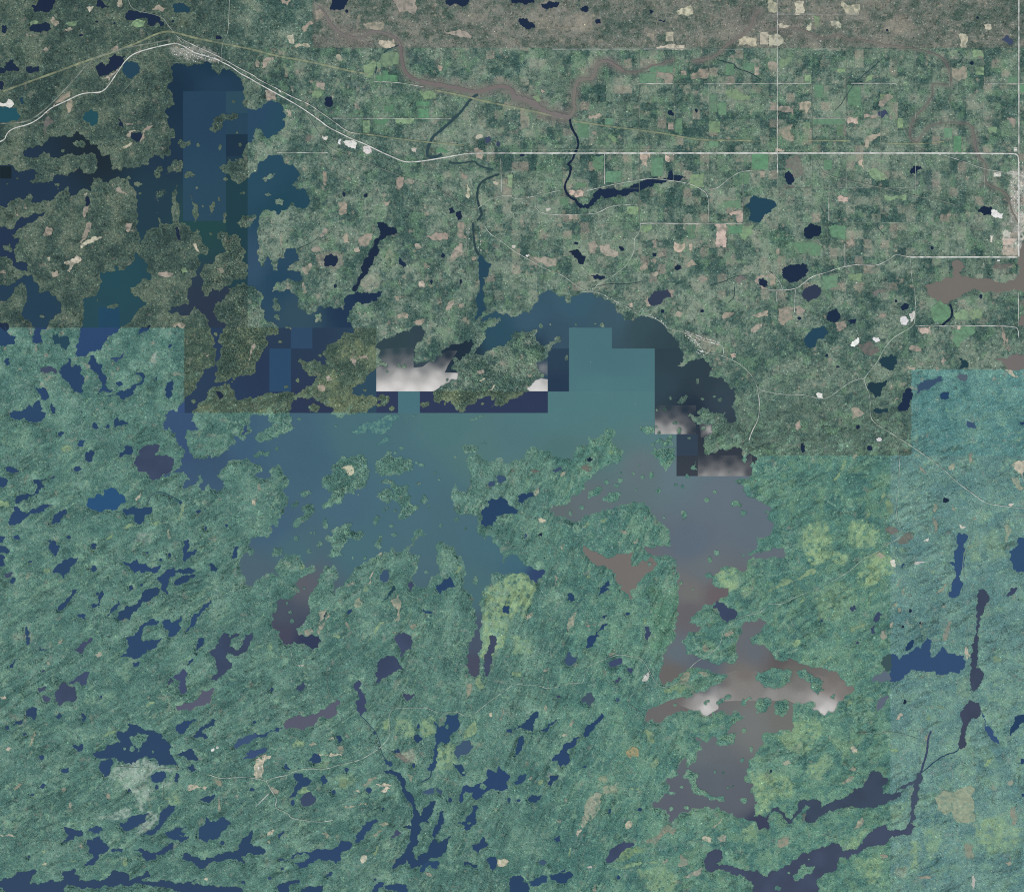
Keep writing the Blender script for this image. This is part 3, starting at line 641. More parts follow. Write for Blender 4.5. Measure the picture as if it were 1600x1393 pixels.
FIELDS = """g C 795,460 900,520;g C 860,415 1005,455;b C 905,440 950,455 1005,470 1005,525 960,525 950,490 905,480;b C 1055,445 1090,470;b C 1120,470 1170,430 1222,425 1220,490 1120,500;g C 1335,400 1385,470;g C 1440,395 1510,440;b C 1515,420 1545,470;y C 1330,560 1380,550 1430,580 1490,600 1480,630 1400,625 1340,600;g C 1235,590 1280,700;g C 1290,640 1340,720;y C 1230,760 1300,830;g C 1230,880 1290,920;g C 410,770 480,860;b C 480,720 550,708 565,725 540,740 480,742;b C 500,820 525,825 532,848 505,838;g C 580,740 630,780;g C 1020,740 1065,830;b C 975,765 1010,810;B C 800,962 865,962 865,985 845,990 845,1038 800,1038;B C 960,965 985,985 980,1015 960,1005;g C 870,985 945,1100;g C 585,1070 680,1140;g C 400,1145 465,1170;B C 355,1190 450,1195 440,1230 400,1235 360,1215;w C 210,1305 240,1295 246,1310 215,1322;b C 355,1340 410,1370;g C 300,1240 350,1280;g C 490,970 520,1060 570,1060 575,1010 570,970;G C 1500,962 1600,1060;y C 1110,1100 1200,1080 1200,1170 1120,1180;g C 1420,1080 1480,1150;b C 1550,1070 1580,1110;g C 1330,1255 1430,1300;B C 1335,1322 1440,1320 1440,1390 1410,1390 1400,1340 1370,1350;y C 720,1290 790,1340;y C 700,780 600,860 660,890 620,840;p C 1030,70 1060,50 1130,45 1130,90 1035,90;p C 1415,250 1480,230 1530,240 1530,290 1410,290;p C 1550,200 1600,280;p C 960,200 1010,260;p C 960,285 1010,275 1080,285 1080,305 900,298;b C 845,210 885,215 890,255 870,240;y C 130,600 170,590 185,630 165,640;b C 180,560 210,575 190,585
p D 0,0 55,20 55,75 0,70;p D 165,15 225,10 225,85 165,85;p D 450,10 490,30 570,25 570,90 480,88;y D 280,95 330,100 325,165 285,160;p D 390,135 420,130 455,150 450,178 395,165;p D 60,150 130,160 125,178 70,175;p D 240,190 270,140 270,190;p D 0,215 60,210 110,270 60,290 0,300;p D 1190,215 1240,215 1240,300 1210,300;p D 1350,150 1395,155 1390,190 1355,180;b D 1140,420 1240,420 1240,490 1180,505 1150,470;y D 1295,420 1350,470;y D 1280,310 1340,330 1345,360 1285,360;g D 290,530 345,610;y D 230,470 270,520;b D 185,640 270,640 270,670 240,715 230,690 190,690;b D 10,635 50,640 55,660 130,665 135,640 140,675 160,680 155,720 140,700 60,690 10,690;b D 80,825 110,795 162,783 135,820 160,880 110,870;y D 220,765 265,805;B D 490,750 560,730 560,775 500,780;b D 600,715 680,712 680,738 600,740;g D 280,745 480,780;g D 430,790 470,850;G D 1160,850 1205,950;g D 1100,800 1150,860;y D 1370,800 1430,795 1425,835 1380,830;b D 600,920 600,880 640,845 700,830 700,850 630,885 620,925;g D 350,1000 400,1060;B D 560,1010 595,1000 595,1050;y D 620,1065 690,1060 750,1110 700,1130 640,1110;y D 720,1215 870,1210 860,1250 730,1250;B D 430,1235 500,1230 500,1260 440,1260;y D 80,370 160,360 130,400 80,430;b D 0,390 55,395 50,440 0,430;y D 810,740 845,800;g D 1500,480 1560,520;G D 1570,530 1600,580;b D 1490,740 1550,750 1540,800;w D 1535,920 1558,950;w D 1410,1080 1455,1105;m D 105,1000 180,970 225,1050 220,1090 170,1110 150,1070 110,1050;m D 100,1150 130,1165 160,1150 165,1170 110,1180;W D 1395,1312 1430,1315 1470,1335 1465,1365 1420,1362 1395,1345;w D 0,960 60,965;B D 45,930 100,935 100,950 45,950;y D 430,430 480,420 485,450 440,460;y D 600,520 620,480 660,470 650,500;g D 500,540 580,660;y D 700,620 770,590;b D 690,660 760,590 780,600 720,670
y B 745,390 800,335 890,330 895,400 820,425 770,430;G B 790,450 830,445 830,500 780,510;G B 750,470 885,512;y B 670,405 740,380 735,490 675,480;G B 785,655 850,650 860,695 800,715;G B 735,742 840,740 800,782 740,775;y B 870,745 990,740 980,770 880,770;G B 1000,635 1085,665;G B 1015,680 1080,740;y B 670,755 710,830;b B 55,565 130,580 125,625 70,630;p B 770,250 860,245 870,285 810,302 780,295;b B 855,0 1000,0 1000,85 900,80;b B 670,150 800,140 800,180 690,185;b B 1170,200 1270,185 1350,225 1340,245 1250,220;b B 880,1110 920,1105 905,1175 880,1185;b B 925,1125 990,1125 985,1150 930,1145;b B 510,1265 560,1260 570,1330 525,1345;b B 418,1070 450,1072 440,1160 420,1150;m B 315,845 345,850 340,890 312,885;b B 190,685 215,690 215,730 195,725;y B 350,600 370,565 420,570 400,605 355,615;G B 1120,935 1165,925 1210,950 1130,955;b B 1360,930 1420,940 1415,995 1375,985;p B 1320,1150 1340,1180 1330,1245 1312,1230;y B 1570,1095 1600,1085 1600,1175 1570,1165;b B 150,0 220,5 200,35 165,25;p B 190,230 235,215 240,275 205,265;p B 240,285 330,278 340,295 250,300;b B 360,70 400,55 425,90 380,130;b B 285,175 340,130 360,150 300,205;w B 415,850 450,852 440,875 420,872;W B 515,875 535,870 530,905 512,895;W B 545,885 590,880 630,890 620,935 590,920 565,910;W B 670,920 715,915 722,955 690,962 668,945;w B 970,930 1005,930 1000,955 980,948;b B 45,380 110,360 115,375 70,400 30,435;b B 0,365 25,390 20,420 0,420;b B 770,1260 840,1255 810,1290;p B 1480,1135 1520,1140 1515,1155 1485,1150;b B 1285,1080 1300,1095 1325,1100 1310,1125 1290,1115;p B 500,345 520,340 545,380 510,380;b B 1140,405 1170,420 1160,445 1135,430;b B 605,640 640,650 650,690 615,670;b B 370,500 430,520 430,560 395,550;y B 1020,570 1110,565 1130,610 1060,625;p B 1370,850 1420,845 1420,865 1380,870
g H 380,30 485,10 485,100 400,95;g H 150,140 260,110 340,140 330,200 200,190;y H 500,330 590,320 590,370 510,360;g H 340,335 440,330 435,400 350,410;b H 65,535 160,530 155,600 100,640 70,620;b H 170,520 235,545 215,590 170,560;g H 1030,520 1070,480 1140,520 1135,600 1080,635 1040,620;y H 1160,560 1250,550 1240,600 1170,605;g H 1140,660 1300,650 1290,690 1220,730 1190,780 1150,740;B H 930,645 1015,645 1020,705 960,695;y H 1260,545 1350,540 1345,605 1280,610;b H 485,115 530,105 540,140 500,150;b H 410,620 480,610 490,640 430,680;m H 560,760 640,740 700,800 660,825 600,815;b H 865,895 920,900 915,925 885,918;b H 880,780 935,770 960,800 930,805;b H 0,320 40,315 50,380 10,400;W H 830,590 860,585 880,610 865,640 830,635;w H 880,570 915,550 912,600 890,620;W H 525,740 560,715 570,740 540,775 515,770;W H 655,715 690,712 700,735 670,748;W H 300,1070 340,1068 345,1095 310,1098;W H 675,1350 690,1340 712,1350 705,1365 685,1365;b H 520,1160 570,1150 600,1190 550,1210 530,1230;b H 690,580 740,570 735,590 700,600;b H 170,1260 200,1230 205,1270 185,1300;b H 1080,870 1100,840 1115,860 1095,885;b H 770,1120 800,1090 815,1095 780,1130;w H 1465,60 1490,45 1520,60 1510,95 1470,90;B H 1465,95 1540,95 1535,135 1465,140;B H 1470,145 1530,150 1530,195 1470,200;w H 1385,80 1405,82 1400,125 1388,120;p H 1475,920 1530,925 1570,970 1540,965;m H 1420,250 1520,255 1490,285 1400,280;b H 280,185 315,180 310,205 285,205;b H 50,170 70,160 70,195 50,200;m H 650,440 720,415 740,420 660,470;b H 1460,640 1480,780 1500,720 1520,790 1500,800;B H 1180,640 1205,650 1195,670 1180,665
g G 1095,15 1145,10 1140,100 1100,95;G G 1340,12 1440,10 1435,65 1350,70;y G 1440,20 1510,15 1505,70 1450,110 1420,70;B G 1265,15 1335,10 1338,155 1270,150 1275,100;B G 1015,115 1030,130 1075,125 1075,165 1035,185 1012,170;B G 1105,130 1125,130 1122,175 1105,165;b G 475,120 520,110 540,150 510,195 485,180;b G 545,145 610,135 620,170 660,180 670,210 580,205 560,190;b G 870,310 905,305 915,325 885,335;b G 875,115 905,112 908,155 880,160;y G 805,20 870,10 870,45 830,65 805,55;b G 130,220 200,210 280,225 280,275 210,270 160,240;b G 905,195 945,185 955,205 915,225;b G 862,230 900,225 895,250 870,248;b G 800,280 840,245 850,285 805,298;b G 1310,580 1340,558 1390,558 1350,595 1320,602;b G 1495,660 1540,625 1565,630 1530,680 1500,690;b G 1005,580 1030,552 1065,555 1050,590;b G 1500,585 1560,560 1600,548 1600,585 1550,590;b G 825,490 850,450 848,490 868,522 840,520;b G 960,410 1015,425 1000,470 990,440;b G 1515,360 1550,330 1600,330 1600,345 1545,348 1545,385 1590,405 1600,410 1560,415;B G 1365,820 1395,815 1400,840 1375,850;B G 720,510 755,505 755,525 735,528;w G 85,205 105,195 110,208 92,215;w G 0,140 25,145 15,160 0,155;b G 1050,280 1130,230 1155,265 1090,280;b G 1150,350 1200,330 1240,350 1190,380;m G 1370,350 1420,325 1470,350 1420,390
b F 290,280 345,250 355,270 325,320 300,315;b F 345,165 395,145 410,175 380,185;b F 640,110 680,70 730,65 725,100 680,150 645,145;B F 1020,368 1050,365 1055,400 1025,405;b F 1070,370 1090,390 1105,385 1095,412;b F 880,570 930,560 960,575 950,595 890,598;b F 985,620 1060,600 1050,620 1000,640;b F 1185,550 1200,500 1240,475 1235,510 1210,550;b F 1265,505 1295,500 1302,525 1275,532;b F 1190,230 1230,180 1290,130 1295,190 1230,245;b F 1265,0 1300,0 1312,95 1270,100;b F 1060,85 1130,60 1200,70 1200,105 1110,110;b F 1350,215 1375,212 1375,232 1352,236;b F 590,845 630,860 625,890 605,880;b F 640,830 690,825 705,850 660,850;b F 435,960 460,955 475,985 445,990;b F 300,370 320,430 290,445;b F 385,1015 420,1010 430,1050 395,1050;b F 555,65 580,75 590,130 550,130;b F 610,165 640,150 650,180 620,185;b F 990,135 1020,130 1035,160 1000,165;b F 390,80 440,35 445,60 410,95;p F 1390,985 1430,968 1435,980 1400,992;p F 1450,1045 1490,1010 1500,1015 1460,1050;b F 1380,930 1420,915 1430,935 1395,945;b F 865,455 900,460 895,490 875,480
p E 400,252 470,215 480,195 512,232 460,262 440,312 420,302 440,265;b E 315,315 360,300 375,325 330,345;b E 270,80 290,25 325,30 320,75;p E 510,130 560,105 640,85 640,98 550,130 505,160;b E 790,0 835,0 800,60 785,40;p E 1208,130 1225,128 1248,185 1225,170;y E 1130,290 1165,280 1175,310 1140,315;b E 985,320 1020,308 1085,315 1080,325 1000,332;b E 1355,288 1395,285 1400,310 1380,312;b E 1080,655 1105,622 1160,638 1140,662 1110,640;b E 0,305 40,292 35,320 0,318;b E 1285,830 1305,820 1300,838;b E 1570,770 1590,750 1600,760 1575,800 1555,905 1550,900;p E 290,215 315,210 305,245;b E 540,0 575,5 520,110 490,135 530,50
W A 0,640 40,640 50,618 70,625 88,655 70,672 20,665 0,662;b A 415,670 430,620 450,625 440,700 420,705;b A 330,660 380,600 450,565 440,600 370,640 335,670;b A 780,770 830,770 840,785 790,782;b A 890,820 920,785 965,785 910,815 905,860 875,895 880,870;b A 790,850 815,815 880,818 820,828 810,860;p A 750,935 800,905 830,885 820,905 780,930;b A 720,1185 750,1165 765,1195 800,1218 750,1205;b A 525,1215 545,1200 540,1220 530,1225;b A 530,1290 555,1290 525,1370 520,1350;b A 255,315 285,295 305,318 280,320;b A 400,190 440,170 460,185 430,200;b A 330,105 370,150 350,165 315,130;b A 160,215 185,205 175,230;b A 690,310 730,280 740,300 710,320;b A 740,0 765,0 755,50 735,40;b A 630,485 690,460 740,430 720,460 690,490 670,540 680,490;y A 200,130 245,140 190,160;p A 540,50 590,40 560,80;y A 410,150 500,120 480,150 430,165;y A 820,165 860,120 910,130 900,165;b A 950,60 990,30 1030,50 1020,75;b A 840,340 870,305 890,320 860,345;p A 0,220 40,205 20,225;b A 100,1340 115,1335 118,1350;b A 150,1300 165,1292 165,1310;m A 275,770 300,720 345,760 300,790 290,850 275,840;b A 280,705 310,690 300,715
b I 600,1300 620,1285 640,1305 615,1325 590,1310;y I 270,780 300,760 315,780 290,800;b I 1045,530 1060,520 1072,575 1050,580;p I 845,330 880,290 880,310 855,345;b I 365,1225 395,1200 400,1215 375,1240;y I 770,510 830,485 840,500 790,520;b I 160,820 180,790 185,820 172,840;y I 0,340 60,345 60,390 0,380;p I 1575,340 1598,330 1600,370 1585,375;y I 935,480 990,470 1010,485 985,500 950,490;y I 660,580 710,550 700,575;b I 290,1345 315,1350 320,1375;y I 570,650 590,650 580,670 550,655;y I 1110,460 1150,350 1150,400 1125,460;y I 380,15 440,0 440,30 400,45
p J 530,140 600,125 615,165 590,190 560,150;b J 565,870 610,845 610,865 580,880;p J 700,870 735,785 720,860;y J 670,910 690,865 700,910;b J 380,1170 400,1110 440,1010 390,1040 400,1100 385,1150 455,1050 460,1070 430,1120 395,1180;e J 620,960 650,940 670,980 640,1010 610,1000;b J 840,970 890,930 910,980 900,1080 870,1100 890,1030 860,1000;y J 720,1200 760,1120 840,1090 790,1110 740,1180 690,1230;b J 960,1130 1000,1110 1010,1130 980,1150;b J 300,1160 340,1140 365,1170 310,1185;b J 560,1100 600,1170 590,1175 565,1130;y J 480,1190 520,1180 525,1200;b J 10,240 30,240 30,280 15,290;b J 760,680 785,665 790,690;y J 1240,800 1260,745 1290,760 1270,790;b J 1460,880 1480,870 1475,910;y J 270,745 300,740 305,760 280,775;y J 80,1270 100,1230 100,1285;b J 850,1160 890,1160 870,1175;y J 0,1250 40,1245 20,1260;w J 260,1370 300,1368 290,1380
b K 135,300 160,260 170,285 150,320;b K 300,180 340,155 335,175 310,195;m K 105,155 140,148 175,165 130,172;m K 430,130 470,115 500,140 480,162 445,150;y K 600,40 630,30 630,55;b K 670,525 710,530 725,545 690,548;b K 750,600 785,580 790,590 765,612;b K 340,1140 380,1060 405,1030 400,1060 370,1140 350,1170;b K 265,860 270,800 285,830 275,880;y K 820,1085 840,1070 835,1110 815,1120;y K 460,820 490,800 480,835;b K 415,690 440,690 445,705;b K 305,610 320,640 310,650;b K 265,620 275,690 265,690;b K 1000,740 1015,800 1008,805;y K 550,460 600,450 580,480;p K 160,455 210,460 215,475 175,485;b K 600,1300 630,1290 650,1300 610,1315;b K 1325,1175 1380,1160 1385,1170 1330,1190;b K 1190,1270 1215,1230 1240,1280 1210,1290;b K 80,1060 130,1030 125,1070 95,1090;y K 440,510 480,475 490,490;b K 460,1125 540,1100 530,1110 480,1135
p L 1520,125 1560,92 1600,90 1600,215 1580,180;b L 1510,195 1560,200 1600,270 1560,270;b L 1125,130 1165,105 1165,150 1135,155;b L 1250,50 1280,40 1275,100 1255,105;b L 935,110 960,140 985,165 975,180 950,150;w L 765,715 790,710 800,760 775,755;B L 670,680 700,668 730,690 700,705;m L 730,520 780,505 820,540 780,555 735,540;m L 800,600 850,550 880,535 915,575 880,600 820,615;b L 1020,450 1045,460 1060,490 1050,545 1040,520;b L 1140,360 1165,380 1170,410 1155,405;b L 1035,365 1055,370 1045,415 1030,405;w L 1195,485 1245,510 1215,520;b L 1270,455 1305,450 1300,465;e L 1470,500 1500,490 1530,530 1500,570 1495,620 1480,580;b L 1480,640 1500,620 1515,640;b L 1250,625 1290,620 1270,640;w L 1500,370 1535,362 1520,380;b L 1045,920 1090,890 1110,860 1120,870 1095,910 1050,925;b L 1090,1000 1115,990 1105,1020;b L 1090,1215 1100,1170 1130,1100 1150,1095 1135,1160 1105,1220;b L 945,1130 955,1085 968,1095 960,1140;b L 760,1110 785,1100 780,1135 762,1135;b L 770,1000 805,978 805,990 780,1008;b L 800,880 820,840 830,835 815,875;w L 910,735 940,722 980,725 940,740;b L 835,910 850,880 860,930 840,930;b L 870,940 885,925 895,940;w L 965,600 1005,575 1000,600;y L 1400,1320 1430,1315 1460,1345 1410,1350;p L 1225,1290 1240,1240 1265,1310 1240,1335;b L 525,75 555,50 560,65 540,85;y L 410,210 440,170 470,160 440,200 410,225;y L 450,150 475,90 490,100 470,150;y L 610,450 625,410 640,420 625,455;y L 735,345 760,335 790,370 780,430 745,420;y L 700,355 725,290 735,300 715,345;y L 190,975 230,940 235,955 205,985;y L 0,905 60,865 130,830 160,850 80,880 10,915;y L 180,835 240,780 300,775 290,800 215,835;y L 620,985 645,915 660,920 635,990;y L 510,1155 600,1100 610,1115 530,1165;b L 700,1190 720,1150 745,1195 720,1215;y L 340,1360 390,1310 405,1325 360,1365;y L 150,1240 200,1210 210,1230 170,1260;b L 820,1010 830,1015 828,1040 812,1035
b M 170,490 195,445 220,390 215,440 190,480;b M 80,745 120,715 165,708 130,730 95,758;p M 15,510 50,490 85,490 60,515;b M 430,860 440,825 455,850 445,870;b M 385,760 410,740 415,750 395,775;p M 905,190 930,165 940,180;y M 915,240 950,205 970,210 930,240;W M 1318,500 1340,495 1335,515 1320,515;w M 1350,490 1370,485 1362,500;b M 665,790 675,775 690,790 685,815 668,810;y M 260,1140 290,1125 285,1150;p M 260,1220 295,1215 285,1230;p M 1275,1310 1300,1305 1295,1325;y M 770,1230 785,1175 795,1180 785,1235;y M 430,1200 480,1180 480,1195;b M 490,1105 510,1095 530,1115 510,1125;b M 1330,690 1350,685 1390,720 1385,740;b M 1360,890 1370,800 1380,890;p M 1170,750 1180,725 1230,725 1295,740 1280,760 1230,740 1190,765;b M 1475,790 1495,785 1490,808;b M 1405,840 1430,840 1425,855;p M 0,1040 60,1028 95,1045 40,1045;y M 640,430 700,390 760,360 745,380 690,410;b M 280,340 300,345 290,355;p M 0,175 30,170 40,188 10,190
p N 0,560 40,540 95,545 60,570 45,620 40,680 0,690;b N 80,745 110,740 150,760 140,785 110,775;y N 225,470 260,430 310,460 290,490 240,495;b N 330,470 360,455 380,470 350,485;p N 380,520 430,540 510,530 540,545 470,550 400,545;b N 510,485 540,480 545,530 520,520;b N 550,400 580,430 575,445;p N 450,440 480,425 490,440;b N 725,1040 780,1005 790,1015 740,1050;b N 770,970 800,958 830,970 800,985;p N 655,1200 670,1160 695,1165 690,1205 670,1215;b N 410,1030 440,1015 460,1040 440,1060;b N 1045,1265 1090,1275 1100,1295 1070,1295;p N 1510,1190 1550,1185 1580,1200 1560,1230 1515,1235;b N 660,730 700,690 760,680 720,710 690,740;p N 750,720 850,725 770,735;p N 780,760 820,735 840,745 800,775;y N 520,700 560,690 560,740 520,745;b N 1320,90 1350,100 1330,170 1310,190;y N 1370,80 1400,40 1430,110 1400,130;y N 1290,440 1330,360 1370,330 1380,390 1320,430;m N 860,540 890,525 960,570 970,595 900,560;p N 1455,280 1475,275 1475,300 1458,300;b N 1520,320 1545,240 1550,280 1535,325;y N 255,770 310,735 340,770 290,780;p N 50,1050 90,1010 120,1005 80,1040;p N 70,1080 85,1070 90,1090;y N 730,1150 760,1105 770,1110 745,1170;b N 945,660 980,670 975,710 960,700;b N 865,450 875,400 880,440;y N 795,330 830,310 825,390 800,380;p N 600,770 640,755 650,775;p N 540,860 690,840 690,855 560,870
O O 710,520 730,495 755,487 795,510 790,550 745,558 720,545;e O 530,690 560,670 590,672 597,705 570,712;e O 565,742 610,730 660,712 660,765 570,778;e O 430,985 455,900 490,800 520,775 560,780 545,880 490,950 440,995;p O 708,970 725,950 755,960 745,990 715,998;b O 835,1085 900,1050 940,990 985,975 1025,1000 1010,1050 970,1020 930,1060 890,1095;b O 1040,1235 1050,1160 1075,1180 1110,1200 1080,1230;b O 1075,1300 1130,1270 1200,1240 1180,1280 1110,1305;w O 810,75 820,45 855,20 860,35 830,78;w O 470,1238 500,1235 500,1246 475,1246;y O 825,400 840,370 885,405 890,465 855,450;y O 855,615 900,560 930,545 920,590 880,620;p O 1185,1055 1215,1045 1250,1060 1240,1085 1195,1075;B O 1280,1055 1310,1035 1340,1040 1335,1080 1305,1085;b O 1250,990 1310,935 1310,950 1270,1000;b O 355,350 380,315 385,330 365,365;p O 310,415 345,405 350,420 320,425;b O 325,815 345,815 340,835;b O 280,950 310,945 305,962 285,962;y O 945,140 1010,100 1040,80 1060,110 1090,100 1060,160 1020,130 960,155;b O 1045,80 1090,20 1115,25 1100,80 1070,100;b O 1160,20 1200,15 1235,40 1200,50;y O 0,20 60,20 60,50 0,40;b O 190,20 230,0 215,20;b O 200,260 208,220 215,265;y O 600,1225 660,1240 770,1210 960,1205 970,1215 770,1225 680,1250;b O 930,1205 975,1185 960,1215;y O 640,1190 700,1140 780,1110 830,1115 780,1150 720,1190 660,1210;b O 105,690 125,660 130,680 115,695;y O 160,725 190,690 200,700 180,728;y O 735,745 790,745 800,765;p O 395,1030 430,1000 440,1010 410,1050;y O 350,1170 360,1110 370,1180;b O 505,1390 520,1340 525,1390
e P 1040,800 1100,760 1150,775 1200,750 1240,735 1290,745 1270,790 1285,850 1280,900 1295,940 1250,965 1190,960 1150,930 1140,890 1100,910 1060,880;b P 1225,1100 1255,1085 1280,1110 1275,1150 1290,1190 1250,1190 1225,1150;b P 65,1070 100,1050 130,1050 130,1090 90,1115 60,1110;b P 1520,870 1545,860 1555,950 1530,980;p P 515,495 535,480 560,500 555,525 525,525;b P 460,715 505,670 540,680 520,705 480,725;b P 505,630 530,612 550,630 530,640;b P 95,580 125,570 145,590 120,602 95,598;b P 535,1000 560,955 595,930 600,960 570,995;b P 695,1165 720,1155 750,1180 720,1190;y P 1050,240 1080,235 1110,245 1080,258;p P 800,320 830,275 845,285 820,320;y P 760,505 800,500 830,515 790,522;b P 1380,730 1420,720 1410,745 1385,750;b P 1490,720 1530,690 1530,715 1510,730;b P 1480,1215 1510,1195 1525,1220 1500,1235;b P 930,1300 1020,1290 1020,1312 960,1315;w P 1275,1300 1285,1290 1292,1350 1278,1385;b P 15,540 35,525 35,545;b P 250,580 280,570 275,590;y P 985,310 1010,290 1015,320;y P 1340,610 1400,560 1390,585 1350,612;e P 980,420 1020,370 1030,390 1000,440 995,520 980,560;m P 210,920 240,890 230,940 215,950;y P 490,250 495,200 525,195 530,220"""
# soft meadows and bogs that grade into the forest: colour key, strength, path
MEADOWS = """Y 0.96 L 215,540 260,490 350,460 380,490 360,560 410,590 420,660 500,680 490,740 370,720 260,735 235,680 210,620
Y 0.90 L 515,480 600,470 690,510 690,570 660,630 590,640 520,620
Y 0.96 L 610,690 740,670 800,800 690,850 610,900 550,840 600,760
Y 0.42 L 280,930 430,850 560,920 560,980 420,1090 300,1080
Y 0.36 L 760,620 860,640 860,740 790,740
Y 1.00 K 0,810 100,810 150,880 100,1000 80,1080 0,1030
Y 0.90 J 1430,920 1500,860 1600,800 1600,1060 1560,1200 1480,1330 1410,1330 1420,1100
Y 0.60 K 0,1180 120,1200 130,1300 0,1300
Y 0.72 N 870,310 970,310 980,430 880,400
Y 0.72 N 1030,310 1110,300 1120,410 1040,420
Y 0.78 N 1130,490 1240,470 1235,630 1110,640
Y 0.60 N 490,690 600,640 615,720 540,750
Y 0.48 N 350,590 460,580 460,620 370,630
p .55 N 870,520 1000,500 1000,590 900,560
c .95 M 690,680 720,600 900,560 980,580 1120,620 1080,640 940,640 900,720 960,720 900,900 860,880 860,800 780,740 720,690
c .95 M 820,650 960,640 920,680 960,760 900,860 850,820 900,740
c .95 M 600,950 680,910 800,870 820,900 780,940
c .95 M 940,890 1000,900 940,1000 850,1030 880,960
c .95 M 990,710 1090,700 1060,750 1000,750
Y 0.72 M 1030,800 1100,760 1120,840 1060,840
Y 0.72 P 170,330 320,320 330,420 250,540 160,520 70,430
Y 0.72 P 0,660 150,660 150,800 0,820
Y 0.72 P 250,620 360,530 400,560 380,630 330,700 260,690
Y 0.48 P 380,420 560,440 480,560 430,500
Y 0.72 P 550,1190 700,1170 720,1290 640,1340 560,1260
Y 0.72 P 880,1080 930,1075 945,1240 900,1270
Y 0.72 P 1300,950 1400,920 1490,950 1570,1000 1530,1130 1400,1170 1300,1050
Y 0.66 P 440,1080 620,990 600,1050 540,1140 470,1130
Y 0.48 P 770,980 760,860 850,820 870,900
Y 0.60 P 960,990 1080,1020 1060,1140 1000,1180
p .5 P 800,1230 870,1240 860,1300 800,1290
Y 0.84 O 1490,640 1600,630 1600,910 1510,910 1540,820
Y 0.60 O 750,1260 960,1230 1030,1280 1000,1390 800,1300
Y 0.60 O 1440,1000 1530,970 1540,1090 1430,1080
Y 0.90 K 1280,770 1390,760 1420,830 1400,900 1300,880
Y 0.78 K 1430,870 1500,900 1450,950
G .45 K 860,890 1040,900 1050,1150 1000,1250 870,1290 860,1000
Y 0.36 P 1170,80 1260,60 1260,180 1200,180
Y 0.42 L 1240,620 1310,540 1320,720 1260,720
Y 0.36 L 1330,560 1420,500 1490,680 1400,720
b .55 F 385,190 540,180 545,260 500,290 390,280
p .4 F 650,370 720,320 790,330 770,400 680,430
y .35 F 780,170 870,100 880,280 780,300
w .5 E 940,900 960,820 985,810 975,890
w .3 I 860,560 960,540 950,610 870,600
b .35 I 80,1180 200,1160 200,1210 100,1220
b .3 C 150,100 305,195
b .5 C 320,95 515,195
b .35 C 1140,220 1225,290
b .45 D 710,150 820,110 900,110 940,190 720,190
m .6 B 350,230 560,220 660,250 750,250 740,295 370,290
m .6 B 490,150 700,190 620,235 520,205
m .5 C 1340,50 1600,40 1600,180 1500,200 1350,150
m .5 D 0,90 200,95 260,180 60,180
m .5 D 60,190 260,200 280,240 90,250
m .5 C 390,440 530,420 520,500 400,500
m .5 C 1120,380 1260,360 1260,410 1160,410
m .4 C 0,560 100,590 250,690 350,700 350,740 200,740 60,670 0,660
k .45 D 390,1110 560,1120 600,1170 400,1180
k .45 D 870,1090 1060,1080 1060,1190 880,1190
k .4 H 530,150 860,120 860,190 560,200
k .4 F 880,120 980,120 960,260 890,230
k .4 B 560,520 680,500 740,560 640,580
k .4 B 930,300 1040,310 1020,460 960,480
g .4 D 60,750 270,850 260,950 60,950
g .4 H 0,20 200,100 180,230 0,240
g .35 C 600,960 780,980 780,1100 680,1140
g .35 C 150,960 320,980 310,1180 160,1180
g .35 B 680,600 1080,560 1080,740 700,740
w .4 A 1060,290 1280,290 1390,370 1380,385 1100,380
w .9 D 1500,1060 1600,1000 1600,1392 1500,1392
w 1.0 H 1460,0 1600,0 1600,100 1560,190 1460,200
p .35 G 1080,680 1300,740 1330,780 1200,800"""

# ------------------------------------------------------------------ noise and rasters (map units, margin M)
M = 56
GW, GH = int(W0) + 2 * M, int(H0) + 2 * M
def vnoise(x, y, seed):
    xi = np.floor(x).astype(np.int64); yi = np.floor(y).astype(np.int64)
    fx = (x - xi).astype(np.float32); fy = (y - yi).astype(np.float32)
    fx = fx * fx * (3 - 2 * fx); fy = fy * fy * (3 - 2 * fy)
    def h(a, b):
        n = (a * 374761393 + b * 668265263 + seed * 974634777) & 0xFFFFFFFF
        n = ((n ^ (n >> 13)) * 1274126177) & 0xFFFFFFFF
        n = n ^ (n >> 16)
        return (n & 0xFFFF).astype(np.float32) / 65535.0
    a = h(xi, yi); b = h(xi + 1, yi); c = h(xi, yi + 1); d = h(xi + 1, yi + 1)
    return (a + (b - a) * fx) * (1 - fy) + (c + (d - c) * fx) * fy
def fbm(x, y, seed, o=4, g=0.5):
    s = 0; t = 0; a = 1.0
    for i in range(o):
        s = s + a * vnoise(x * 2 ** i + 17 * i, y * 2 ** i + 31 * i, seed + i); t += a; a *= g
    return s / t
YY, XX = np.mgrid[0:GH, 0:GW].astype(np.float32)
XX -= M - 0.5; YY -= M - 0.5                # pixel centres in map coordinates
